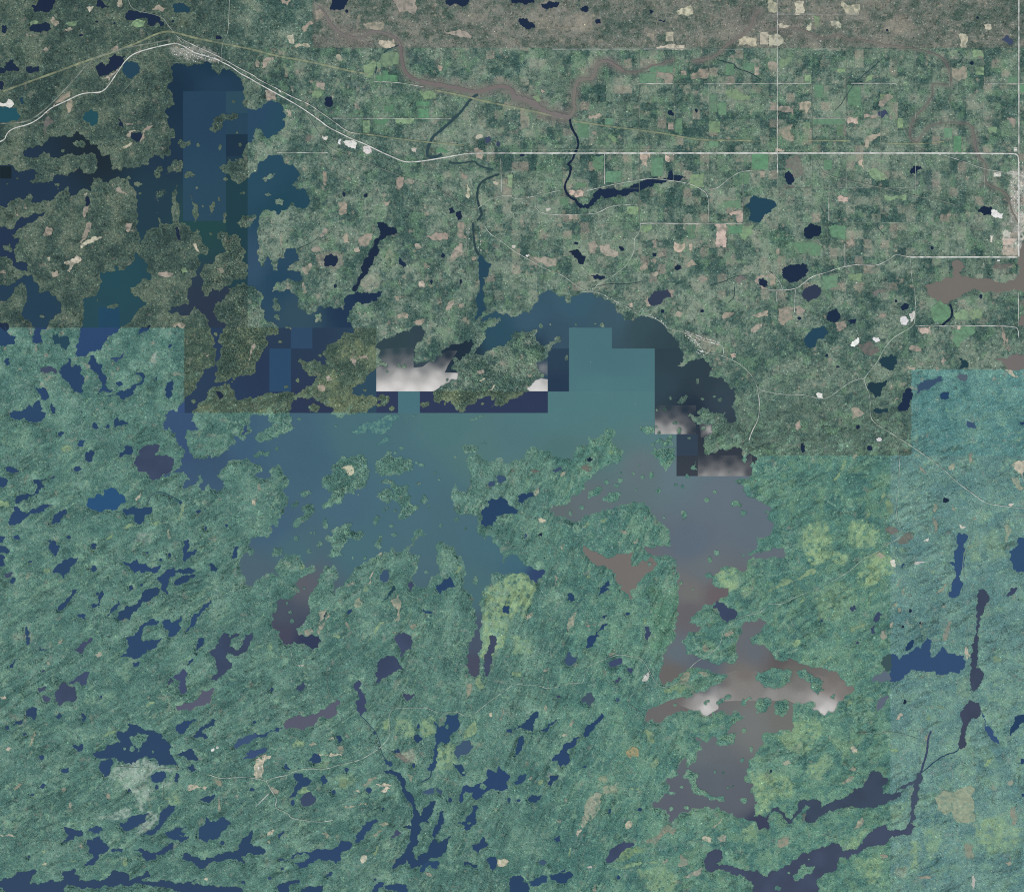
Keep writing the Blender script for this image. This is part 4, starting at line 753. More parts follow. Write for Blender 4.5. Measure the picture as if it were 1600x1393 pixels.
def ras(P, out, val=True):
    P = np.asarray(P, float) + M
    x0 = max(0, int(P[:, 0].min()) - 1); x1 = min(GW, int(P[:, 0].max()) + 2)
    y0 = max(0, int(P[:, 1].min()) - 1); y1 = min(GH, int(P[:, 1].max()) + 2)
    if x1 <= x0 or y1 <= y0: return
    f = np.zeros((y1 - y0, x1 - x0 + 1), np.int32)
    n = len(P)
    for i in range(n):
        ax, ay = P[i]; bx, by = P[(i + 1) % n]
        if ay == by: continue
        if ay > by: ax, ay, bx, by = bx, by, ax, ay
        r0 = max(y0, math.ceil(ay - 0.5)); r1 = min(y1 - 1, math.ceil(by - 0.5) - 1)
        if r1 < r0: continue
        r = np.arange(r0, r1 + 1)
        xc = ax + (r + 0.5 - ay) * (bx - ax) / (by - ay)
        c = np.clip(np.ceil(xc - 0.5).astype(int) - x0, 0, x1 - x0)
        np.add.at(f, (r - y0, c), 1)
    m = (np.cumsum(f, axis=1)[:, :-1] % 2) == 1
    out[y0:y1, x0:x1][m] = val
def blur(a, r, it=2):
    a = a.astype(np.float32)
    for _ in range(it):
        for ax in (0, 1):
            p = np.pad(a, [(r + 1, r) if k == ax else (0, 0) for k in (0, 1)], mode='edge')
            c = np.cumsum(p, axis=ax, dtype=np.float64)
            a = ((c[2 * r + 1:] - c[:-2 * r - 1]) if ax == 0 else (c[:, 2 * r + 1:] - c[:, :-2 * r - 1])).astype(np.float32) / (2 * r + 1)
    return a
def dilate(m, r):
    for _ in range(r):
        n = m.copy(); n[1:] |= m[:-1]; n[:-1] |= m[1:]; n[:, 1:] |= m[:, :-1]; n[:, :-1] |= m[:, 1:]; m = n
    return m

# outlines
LK = []
LK.append((".", ragged(frac(push(pts(GREAT)), .3), 0, .7)))
LK.append((".", ragged(frac(push(pts(WEST)), .28), 0, .6)))
for ln in LAKES.split("\n"):
    k, s = ln.split(" ", 1)
    LK.append((k, ragged(frac(push(pts(s)), .24, 1.5), .35, .6)))
for ln in PONDS.split("\n"):
    k, t, *n = ln.split()
    o = pts(t + " 0,0")[0]
    q = []
    for v in n: q += v.split(",")
    for i in range(0, len(q), 3):
        LK.append((k, frac(blob(o[0] + float(q[i]) / 4, o[1] + float(q[i + 1]) / 4, float(q[i + 2]) / 4), .15)))
IS = [ragged(frac(push(pts(s)), .3), 0, .7) for s in ISLANDS.split("\n")]
for ln in ISLETS.split("\n"):
    t, *n = ln.split()
    o = pts(t + " 0,0")[0]; q = []
    for v in n: q += v.split(",")
    for i in range(0, len(q), 3):
        IS.append(frac(blob(o[0] + float(q[i]) / 4, o[1] + float(q[i + 1]) / 4, float(q[i + 2]) / 4 * 1.05, .35), .2))
FT = [frac(pts(s), .3) for s in FAINT.split("\n")]
def smooth(P, n=2):
    for _ in range(n):
        Q = [P[0]]
        for a, b in zip(P, P[1:]):
            Q.append((a[0] * .75 + b[0] * .25, a[1] * .75 + b[1] * .25)); Q.append((a[0] * .25 + b[0] * .75, a[1] * .25 + b[1] * .75))
        Q.append(P[-1]); P = Q
    return P
def resample(P, step):
    out = [P[0]]
    for a, b in zip(P, P[1:]):
        L = math.hypot(b[0] - a[0], b[1] - a[1]); n = max(1, int(math.ceil(L / step)))
        for k in range(1, n + 1): out.append((a[0] + (b[0] - a[0]) * k / n, a[1] + (b[1] - a[1]) * k / n))
    return out
def ribbon(P, w, jit=0.0):
    L = []; R = []
    n = len(P)
    for i, (x, y) in enumerate(P):
        a = P[max(0, i - 1)]; b = P[min(n - 1, i + 1)]
        dx, dy = b[0] - a[0], b[1] - a[1]; l = math.hypot(dx, dy) or 1
        ww = w * (1 + rng.uniform(-jit, jit)) / 2
        L.append((x - dy / l * ww, y + dx / l * ww)); R.append((x + dy / l * ww, y - dx / l * ww))
    return L, R
RV = []
for ln in RIVERS.split("\n"):
    k, w, s = ln.split(" ", 2)
    RV.append((k, float(w) / 4, frac(smooth(push(pts(s)), 2), .12, 2.5, False)))
RD = []
for ln in ROADS.split("\n"):
    k, w, s = ln.split(" ", 2)
    P = push(pts(s))
    RD.append((k, float(w) / 4, resample(smooth(P, 2) if len(P) > 2 else P, 5)))
lr = random.Random(5)
vxs = [944.5, 998.7, 1053, 1107.5, 1161, 1215, 1268.7, 1322, 1376, 1430, 1484, 1537.5]; hys = [77, 131, 185, 240, 294, 348]
for x in vxs:
    for a, b in zip(hys, hys[1:]):
        if lr.random() < .6: RD.append(('lane' if lr.random() < .5 else 'track', .55, resample([(x, a), (x + lr.uniform(-.6, .6), b)], 5)))
for y in hys:
    for a, b in zip(vxs, vxs[1:]):
        if y != 240 and lr.random() < .5: RD.append(('lane' if lr.random() < .5 else 'track', .55, resample([(a, y), (b, y + lr.uniform(-.6, .6))], 5)))
FD = []
for ln in FIELDS.split("\n"):
    for it in ln.split(";"):
        k, s = it.split(" ", 1)
        P = pts(s)
        if len(P) == 2:
            (x0, y0), (x1, y1) = P; P = [(x0, y0), (x1, y0), (x1, y1), (x0, y1)]
            P = frac(P, .03, 2.0)
        else:
            P = frac(P, .2, 1.8)
        FD.append((k, P))

water = np.zeros((GH, GW), bool)
for k, P in LK: ras(P, water)
for P in IS: ras(P, water, False)
for k, w, P in RV:
    L, R = ribbon(P, w); ras(L + R[::-1], water)
openm = np.zeros((GH, GW), bool)
marsh = np.zeros((GH, GW), bool)
for k, w, P in RV:
    if k == 'r':
        L, R = ribbon(P, w * 2.3 + 2, .3); ras(L + R[::-1], marsh)
for k, P in FD: ras(P, openm)
for k, w, P in RD:
    L, R = ribbon(P, max(w, {'lane': 1.2, 'road': 1.6, 'railway': 1.6, 'track': 1.2, 'cutting': 2}[k]) + (1.0 if k == 'road' else .5)); ras(L + R[::-1], openm)
nearw = blur(dilate(water, 2), 4, 2)

# relief: low hills, striking north-east in the shield country to the south, gentler on the northern plain
def oriented(deg, along, across, seed):
    a = math.radians(deg)
    u = (XX * math.cos(a) - YY * math.sin(a)) / along
    v = (XX * math.sin(a) + YY * math.cos(a)) / across
    wv = fbm(XX / 40, YY / 40, seed + 50, 2) * 1.3
    return fbm(u, v + wv, seed, 4, 0.55)
o1 = oriented(34, 52, 10, 3); o2 = oriented(62, 56, 9, 13); o3 = oriented(28, 44, 11, 23)
def sstep(a, b, x): t = np.clip((x - a) / (b - a), 0, 1); return t * t * (3 - 2 * t)
w2 = sstep(520, 700, XX) * (1 - sstep(1000, 1120, XX)); w3 = sstep(1000, 1120, XX); w1 = 1 - w2 - w3
strike = o1 * w1 + o2 * w2 + o3 * w3
south = sstep(520, 700, YY)
hills = (strike - 0.28) * 105 * south * (1 - .45 * sstep(1050, 1200, XX)) + fbm(XX / 30, YY / 30, 91, 3) * 16 * (1 - south)
HGT = np.clip(hills, 0, 80) * np.clip(1 - nearw * 1.25, 0, 1) ** 1.3
HGT[dilate(water, 3)] = 0
HGT = HGT.astype(np.float32)
def samp(a, x, y):
    xi = np.clip(np.floor(np.asarray(x) + M).astype(int), 0, GW - 1); yi = np.clip(np.floor(np.asarray(y) + M).astype(int), 0, GH - 1)
    return a[yi, xi]
def hgt(x, y): return float(samp(HGT, x, y))

# land cover colour by survey sheet, aerial haze painted into the blue-green southern ones
def rid_of(x, y):
    r = np.zeros(np.shape(x), np.int8)                                   # 0 northern plain
    r[(y < 75) & (x > 487)] = 1                                          # 1 drier north strip
    r[(x < 387) & (y < 512)] = 2                                         # 2 dark west
    r[(x < 488) & (y < 75)] = 2
    r[(x < 588) & (x >= 288.5) & (y >= 512) & (y < 645.5)] = 3           # 3 olive
    r[(x >= 588) & (x < 856) & (y >= 611) & (y < 645.5)] = 3
    low = ((x < 288.5) & (y >= 512)) | (y >= 645.5) & (x < 1023) | (y >= 678) & (x < 1057) | (y >= 711.2) & (x < 1090) | (y >= 743.5) & (x < 1224) | (y >= 711.5) & (x < 1423.7) | (y >= 576.7) & (x >= 1423.7)
    r[low] = 4                                                            # 4 blue-green south
    r[low & (x >= 1057) & (x < 1391)] = 5                                 # 5 greener south-east
    r[low & (x >= 1391)] = 7                                              # 7 pale east
    r[low & (x >= 1391) & (y < 711.5)] = 8                                # 8 teal east
    return r
RID = rid_of(XX, YY)
PAL = {0: ((62, 90, 85), (92, 117, 106), (136, 152, 134)), 1: ((74, 96, 87), (100, 112, 103), (136, 136, 124)), 2: ((56, 76, 73), (76, 97, 88), (106, 121, 105)),
       3: ((62, 84, 76), (84, 103, 89), (118, 132, 103)), 4: ((70, 107, 102), (89, 127, 116), (118, 154, 138)), 5: ((67, 107, 105), (88, 130, 118), (120, 158, 134)),
       6: ((76, 102, 94), (92, 116, 104), (114, 134, 118)), 7: ((86, 125, 125), (103, 140, 135), (130, 166, 150)), 8: ((76, 121, 122), (95, 139, 135), (118, 161, 150))}
t = fbm(XX / 26, YY / 26, 5, 5, .62)
t = np.clip((t - 0.5) * (2.1 - 1.0 * south) + 0.5, 0, 1)
tb = np.clip((fbm(XX / 110, YY / 110, 77, 3) - .5) * 2.2, -1, 1)
ts = np.clip((strike - .5) * 2.4, -1, 1)
wx = (fbm(XX / 9, YY / 9, 61, 3) - .5) * 11; wy = (fbm(XX / 9, YY / 9, 67, 3) - .5) * 11
sf = fbm((XX + wx) / 30 + (YY + wy) / 60, (YY + wy) / 22, 777, 2)
stand = (np.floor(sf * 9) * 1.618 % 1 - .5) * (.16 + .07 * south)
# the surveyed quarter-sections of the northern plain: woodlots and pasture in a square pattern
def cells(size, ox, oy, seed):
    u = np.floor((XX - ox + wob) / size); v = np.floor((YY - oy + wob2) / size)
    return vnoise(u, v, seed)
wob = (fbm(XX / 6, YY / 6, 201, 2) - .5) * 3; wob2 = (fbm(XX / 6, YY / 6, 203, 2) - .5) * 3
plain = sstep(620, 800, XX) * (1 - sstep(430, 520, YY)) * (RID != 1)
sq = (cells(13.4, 1215, 240, 211) - .5) * .3 + (cells(26.8, 1215, 240, 221) - .5) * .4
t = np.clip(t + .09 * tb + .2 * ts * south * (1 - .5 * sstep(1050, 1200, XX)) + stand + plain * sq + (fbm(XX / 2.2, YY / 2.2, 88, 2) - .5) * (.95 - .4 * south), 0, 1)
COL = np.zeros((GH, GW, 3), np.float32)
for k, (a, b, c) in PAL.items():
    m = RID == k
    tt = t[m][:, None]
    la, lb, lc = lin(a), lin(b), lin(c)
    COL[m] = np.where(tt < .5, la + (lb - la) * tt * 2, lb + (lc - lb) * (tt * 2 - 1))
def cover(k, m):
    a, b, c = (lin(v).astype(np.float32) for v in PAL[k])
    tt = t[m][:, None]
    return np.where(tt < .5, a + (b - a) * tt * 2, b + (c - b) * (tt * 2 - 1))
def grade(m, k, w):
    COL[m] += (cover(k, m) - COL[m]) * w[m][:, None]
grade((RID == 0) & (YY > 480) & (XX > 1000), 6, sstep(540, 690, YY) * sstep(1030, 1180, XX))
grade((RID == 4) & (XX > 740), 5, sstep(760, 960, XX))
grade((RID == 2) & (YY < 190), 0, sstep(250, 480, XX) * (1 - sstep(90, 190, YY)))
grade((RID == 0) & (XX < 560) & (YY < 200), 2, (1 - sstep(370, 560, XX)) * (1 - sstep(120, 200, YY)) * .6)
def mixin(alpha, c):
    global COL
    COL = COL + (lin(c).astype(np.float32) - COL) * alpha[..., None].astype(np.float32)
FC = {'g': (106, 142, 114), 'G': (100, 145, 112), 'y': (134, 160, 124), 'b': (168, 158, 143), 'B': (202, 184, 168), 'p': (194, 188, 166), 'w': (208, 204, 192), 'W': (232, 230, 224), 'm': (117, 115, 110), 'k': (70, 92, 96), 'O': (172, 164, 124), 'c': (162, 182, 168), 'e': (148, 156, 134), 'Y': (152, 180, 136)}
fine = fbm(XX / 5, YY / 5, 41, 3, .6)
for ln in MEADOWS.split("\n"):
    k, s_, pth = ln.split(" ", 2)
    P = pts(pth)
    if len(P) == 2:
        (x0, y0), (x1, y1) = P; P = [(x0, y0), (x1, y0), (x1, y1), (x0, y1)]
    P = frac(push(P), .2)
    xs = [p[0] for p in P]; ys = [p[1] for p in P]
    x0 = max(0, int(min(xs)) + M - 12); x1 = min(GW, int(max(xs)) + M + 12); y0 = max(0, int(min(ys)) + M - 12); y1 = min(GH, int(max(ys)) + M + 12)
    m = np.zeros((GH, GW), bool); ras(P, m)
    sub = blur(m[y0:y1, x0:x1], 2, 2)
    a = np.clip(samp(m.astype(np.float32), XX[y0:y1, x0:x1] + wx[y0:y1, x0:x1], YY[y0:y1, x0:x1] + wy[y0:y1, x0:x1]) * .6 + sub * .4, 0, 1)
    f_ = fine[y0:y1, x0:x1]
    a = a * float(s_) * (np.clip(-.85 + 3.1 * f_, 0, 1) if k in 'cw' else np.clip(-.85 + 3.2 * f_, 0, 1) if k == 'Y' else np.clip(.2 + 1.4 * f_, 0, 1))
    COL[y0:y1, x0:x1] += (lin(FC[k]).astype(np.float32) - COL[y0:y1, x0:x1]) * a[..., None]
# grassy seams along the valleys, scattered dry openings
def lines(seed, th):
    a = oriented(33, 70, 8, seed); b = oriented(64, 70, 7, seed + 300); c = oriented(27, 60, 9, seed + 600)
    n = a * w1 + b * w2 + c * w3
    return np.clip((1 - np.abs(2 * n - 1) - th) * 12, 0, 1) * south
gate = np.clip((fbm(XX / 45, YY / 45, 137, 2) - .42) * 5, 0, 1)
ld = lines(401, .9) * gate
glade = np.clip((fbm((XX + wx) / 17, (YY + wy) / 17, 511, 3, .55) - .53) * 12, 0, 1) * np.clip(-.3 + 2.2 * fine, 0, 1) * sstep(900, 1100, XX) * sstep(690, 760, YY) * ((RID == 4) | (RID == 5) | (RID == 7))
mixin(glade * (.16 + .2 * sstep(1040, 1150, YY)), (134, 172, 140))
COL *= (1 - .38 * ld)[..., None].astype(np.float32)
mixin(lines(431, .91) * np.clip((fbm(XX / 40, YY / 40, 139, 2) - .45) * 5, 0, 1) * .6, (126, 160, 140))
wig = 1 - np.abs(2 * fbm(XX / 24 + wx / 14, YY / 24 + wy / 14, 451, 3, .55) - 1)
mixin(np.clip((wig - .94) * 22, 0, 1) * np.clip((fbm(XX / 28, YY / 28, 461, 2) - .45) * 6, 0, 1) * south * .8, (130, 166, 142))
wig2 = 1 - np.abs(2 * fbm(XX / 15 + wy / 14, YY / 15 + wx / 14, 471, 3, .55) - 1)
COL *= (1 - .42 * np.clip((wig2 - .955) * 26, 0, 1) * np.clip((fbm(XX / 32, YY / 32, 481, 2) - .42) * 6, 0, 1))[..., None].astype(np.float32)
vein = np.clip(1 - np.abs(strike - .46) * 22, 0, 1) * np.clip((fbm(XX / 34, YY / 34, 131, 2) - .5) * 5, 0, 1) * south
wig3 = 1 - np.abs(2 * fbm(XX / 8 + wx / 20, YY / 8 + wy / 20, 521, 2, .5) - 1)
COL *= (1 + (.2 * np.clip((wig3 - .8) * 5, 0, 1) - .07))[..., None].astype(np.float32)
mixin(vein * .65, (132, 166, 140))
dry = np.clip((fbm(XX / 8, YY / 8, 141, 3) - .715) * 14, 0, 1) * np.clip(fbm(XX / 3, YY / 3, 143, 2) * 2.2 - .35, 0, 1)
mixin(dry * .75 * np.where(south > .5, .4, 1.0) * np.where((RID == 2) | (RID == 3), .45, 1.0), (160, 154, 138))
dr1 = np.clip((fbm(XX / 11, YY / 7, 151, 4) - .5) * 6, 0, 1) * (RID == 1)
mixin(dr1 * .34, (148, 147, 137))
dk = np.clip((fbm(XX / 7, YY / 7, 161, 3) - .62) * 9, 0, 1) * (RID == 0)
mixin(dk * .5, (48, 76, 78))
lot = cells(13.4, 1215, 240, 231); lot2 = cells(26.8, 1215, 240, 241)
mixin(plain * ((lot > .8) | (lot2 > .86)) * np.clip(-.3 + 1.8 * fine, 0, 1) * .45, (134, 153, 130))
mixin(plain * (np.abs(lot - .45) < .06) * np.clip(-.2 + 1.7 * fine, 0, 1) * .6, (156, 160, 142))
mixin(plain * (lot < .06) * .6 * np.clip(.3 + fine, 0, 1), (170, 160, 144))
mixin(plain * (lot2 < .12) * .22, (56, 84, 84))
grn = np.clip((fbm(XX / 12, YY / 12, 171, 3) - .6) * 9, 0, 1) * ((RID == 0) | (RID == 5))
mixin(grn * .4, (118, 152, 120))
rock = np.clip((fbm(XX / 1.8, YY / 1.8, 181, 2) - .66) * 6, 0, 1) * np.clip((fbm(XX / 30, YY / 30, 191, 2) - .48) * 5, 0, 1) * (RID == 4)
mixin(rock * .6, (152, 172, 160))
shore = np.clip((blur(water, 2, 1)) * 2.2, 0, 1)
mixin(shore * .2 * ((RID == 2) | (RID == 3)), (118, 134, 98))
mixin(blur(marsh, 3, 2) * .75 * np.clip(.2 + 1.4 * fine, 0, 1), (124, 120, 114))
CLUMPY = np.clip(.75 - 1.1 * (COL[..., 0] - .12) / .2, .15, 1)

# ------------------------------------------------------------------ materials
def newmat(name, rough=.9, spec=.2):
    m = bpy.data.materials.new(name); m.use_nodes = True
    b = m.node_tree.nodes["Principled BSDF"]
    b.inputs["Roughness"].default_value = rough
    b.inputs["Specular IOR Level"].default_value = spec
    return m, m.node_tree.nodes, m.node_tree.links, b
def attr_mat(name, rough, spec, nscale, lo, hi, bump=0.0, detail=4):
    m, n, l, b = newmat(name, rough, spec)
    a = n.new("ShaderNodeVertexColor"); a.layer_name = "cover"
    tc = n.new("ShaderNodeNewGeometry")
    nz = n.new("ShaderNodeTexNoise"); nz.inputs["Scale"].default_value = nscale; nz.inputs["Detail"].default_value = detail; nz.inputs["Roughness"].default_value = .65
    l.new(tc.outputs["Position"], nz.inputs["Vector"])
    mr = n.new("ShaderNodeMapRange"); mr.inputs[1].default_value = .3; mr.inputs[2].default_value = .7; mr.inputs[3].default_value = lo; mr.inputs[4].default_value = hi
    l.new(nz.outputs[0], mr.inputs[0])
    vm = n.new("ShaderNodeVectorMath"); vm.operation = 'SCALE'
    l.new(a.outputs[0], vm.inputs[0]); l.new(mr.outputs[0], vm.inputs["Scale"])
    l.new(vm.outputs[0], b.inputs["Base Color"])
    if bump:
        bp = n.new("ShaderNodeBump"); bp.inputs["Strength"].default_value = bump; bp.inputs["Distance"].default_value = 10
        l.new(nz.outputs[0], bp.inputs["Height"]); l.new(bp.outputs[0], b.inputs["Normal"])
    return m
mat_land = attr_mat("forest_floor", .95, .1, 1 / 26., .78, 1.22, .5)
mat_forest = attr_mat("tree_crowns", .9, .1, 1 / 14., .85, 1.15)
mat_water = attr_mat("lake_water", .35, .25, 1 / 900., .975, 1.025)
mat_field = attr_mat("open_ground", .95, .1, 1 / 45., .84, 1.14, .25)
mat_road = attr_mat("gravel_road", .9, .2, 1 / 60., .85, 1.12)

# ------------------------------------------------------------------ mesh helpers
COLL = scene.collection
def WX(x): return (x - W0 / 2) * S
def WY(y): return (H0 / 2 - y) * S
def setcol(me, cols, domain='CORNER'):
    a = me.color_attributes.new("cover", 'FLOAT_COLOR', domain)
    c = np.ones((len(cols), 4), np.float32); c[:, :3] = cols
    a.data.foreach_set("color", c.ravel())
def link(name, me, mat, kind='structure', parent=None):
    o = bpy.data.objects.new(name, me); COLL.objects.link(o)
    if mat: me.materials.append(mat)
    if kind: o["kind"] = kind
    if parent: o.parent = parent
    return o
SEAMX = [18, 154, 187, 286, 288.5, 320, 353, 387, 421, 454.5, 488, 588, 622, 656, 856, 889, 956, 1023, 1057, 1090, 1224, 1391, 1423.7]
SEAMY = [75, 143, 177, 210, 244, 260, 277, 279, 345, 480, 512, 544.5, 576.7, 611.5, 645, 678, 711.3, 743.5]
def flat_poly(P, cell=None, seams=False):
    """triangulated outline, cut along survey seams and a grid; returns verts (map x,y), tris"""
    V = [Vector(p) for p in P]; n = len(V)
    r = delaunay_2d_cdt(V, [], [list(range(n))], 1, 1e-4)
    vs, fs = r[0], r[2]
    bm = bmesh.new()
    bv = [bm.verts.new((v.x, v.y, 0)) for v in vs]
    for f in fs:
        try: bm.faces.new([bv[i] for i in f])
        except ValueError: pass
    xs = [v.x for v in vs]; ys = [v.y for v in vs]
    cx = []; cy = []
    if seams:
        cx += [s for s in SEAMX if min(xs) < s < max(xs)]; cy += [s for s in SEAMY if min(ys) < s < max(ys)]
    if cell:
        cx += list(np.arange(math.floor(min(xs) / cell) * cell + cell, max(xs), cell)); cy += list(np.arange(math.floor(min(ys) / cell) * cell + cell, max(ys), cell))
    for c in cx: bmesh.ops.bisect_plane(bm, geom=bm.verts[:] + bm.edges[:] + bm.faces[:], plane_co=(c, 0, 0), plane_no=(1, 0, 0), dist=1e-4)
    for c in cy: bmesh.ops.bisect_plane(bm, geom=bm.verts[:] + bm.edges[:] + bm.faces[:], plane_co=(0, c, 0), plane_no=(0, 1, 0), dist=1e-4)
    bmesh.ops.triangulate(bm, faces=bm.faces[:])
    bm.verts.index_update()
    vv = np.array([(v.co.x, v.co.y) for v in bm.verts]); ff = np.array([[v.index for v in f.verts] for f in bm.faces])
    bm.free()
    return vv, ff
def mesh_from(name, vv, z, ff, colfun):
    """vv map coords, z metres, ff faces (k corners); colfun(px,py,fx,fy) -> rgb at corner px,py of face centred fx,fy"""
    co = np.column_stack([WX(vv[:, 0]), WY(vv[:, 1]), z])
    # map y runs down, so orient every face up
    a, b, c = co[ff[:, 0]], co[ff[:, 1]], co[ff[:, 2]]
    flip = ((b - a)[:, 0] * (c - a)[:, 1] - (b - a)[:, 1] * (c - a)[:, 0]) < 0
    ff = ff.copy(); ff[flip] = ff[flip][:, ::-1]
    me = bpy.data.meshes.new(name)
    me.from_pydata(co.tolist(), [], ff.tolist())
    cen = vv[ff].mean(axis=1)
    p = vv[ff] * .7 + cen[:, None, :] * .3
    k = ff.shape[1]
    px, py = p[..., 0].ravel(), p[..., 1].ravel()
    cols = colfun(px, py, np.repeat(cen[:, 0], k), np.repeat(cen[:, 1], k))
    setcol(me, cols)
    return me

# ------------------------------------------------------------------ ground sheet to the horizon
gm, gn, gl, gb = newmat("distant_forest", .95, .1)
gg = gn.new("ShaderNodeNewGeometry"); gz = gn.new("ShaderNodeTexNoise"); gz.inputs["Scale"].default_value = 1 / 700.; gz.inputs["Detail"].default_value = 9; gz.inputs["Roughness"].default_value = .7
gr = gn.new("ShaderNodeValToRGB")
gr.color_ramp.elements[0].position = .35; gr.color_ramp.elements[0].color = (*lin((52, 84, 78)), 1)
gr.color_ramp.elements[1].position = .65; gr.color_ramp.elements[1].color = (*lin((100, 134, 112)), 1)
gl.new(gg.outputs["Position"], gz.inputs["Vector"]); gl.new(gz.outputs[0], gr.inputs[0]); gl.new(gr.outputs[0], gb.inputs["Base Color"])
me = bpy.data.meshes.new("ground"); R_ = 250000
me.from_pydata([(-R_, -R_, -40), (R_, -R_, -40), (R_, R_, -40), (-R_, R_, -40)], [], [(0, 1, 2, 3)])
link("ground", me, gm)

# ------------------------------------------------------------------ terrain of the survey area
def gridline(a, b, seams, step):
    k = sorted([a, b] + [s for s in seams if a < s < b]); out = []
    for p, q in zip(k, k[1:]):
        n = max(1, int(round((q - p) / step))); out += list(np.linspace(p, q, n + 1)[:-1])
    return np.array(out + [b])
gx = gridline(-M + 1, W0 + M - 1, [288.5, 387, 487, 588, 856, 1023, 1057, 1090, 1224, 1391, 1423.7], 2.4)
gy = gridline(-M + 1, H0 + M - 1, [75, 512, 576.7, 611.5, 645.5, 678, 711.3, 743.5], 2.4)
vx, vy = np.meshgrid(gx, gy)
nx, ny = len(gx), len(gy)
vz = samp(HGT, vx, vy)
rim = (vx < -M + 4) | (vx > W0 + M - 4) | (vy < -M + 4) | (vy > H0 + M - 4)
vz = np.where(rim, -45, vz)
idx = np.arange(nx * ny).reshape(ny, nx)
q = np.stack([idx[1:, :-1], idx[1:, 1:], idx[:-1, 1:], idx[:-1, :-1]], -1).reshape(-1, 4)
def grid_mesh(name, co, q):
    me = bpy.data.meshes.new(name)
    n, k = q.shape
    me.vertices.add(len(co)); me.vertices.foreach_set("co", co.astype(np.float32).ravel())
    me.loops.add(n * k); me.loops.foreach_set("vertex_index", q.astype(np.int32).ravel())
    me.polygons.add(n); me.polygons.foreach_set("loop_start", (np.arange(n) * k).astype(np.int32))
    me.update(calc_edges=True)
    return me
co = np.column_stack([WX(vx.ravel()), WY(vy.ravel()), vz.ravel()])
me = grid_mesh("terrain", co, q)
mp = np.column_stack([vx.ravel(), vy.ravel()])
cen = mp[q].mean(axis=1, keepdims=True)
p = (mp[q] * .7 + cen * .3).reshape(-1, 2)
setcol(me, samp(COL, p[:, 0], p[:, 1]))
me.polygons.foreach_set("use_smooth", np.ones(len(q), bool))
link("terrain", me, mat_land)

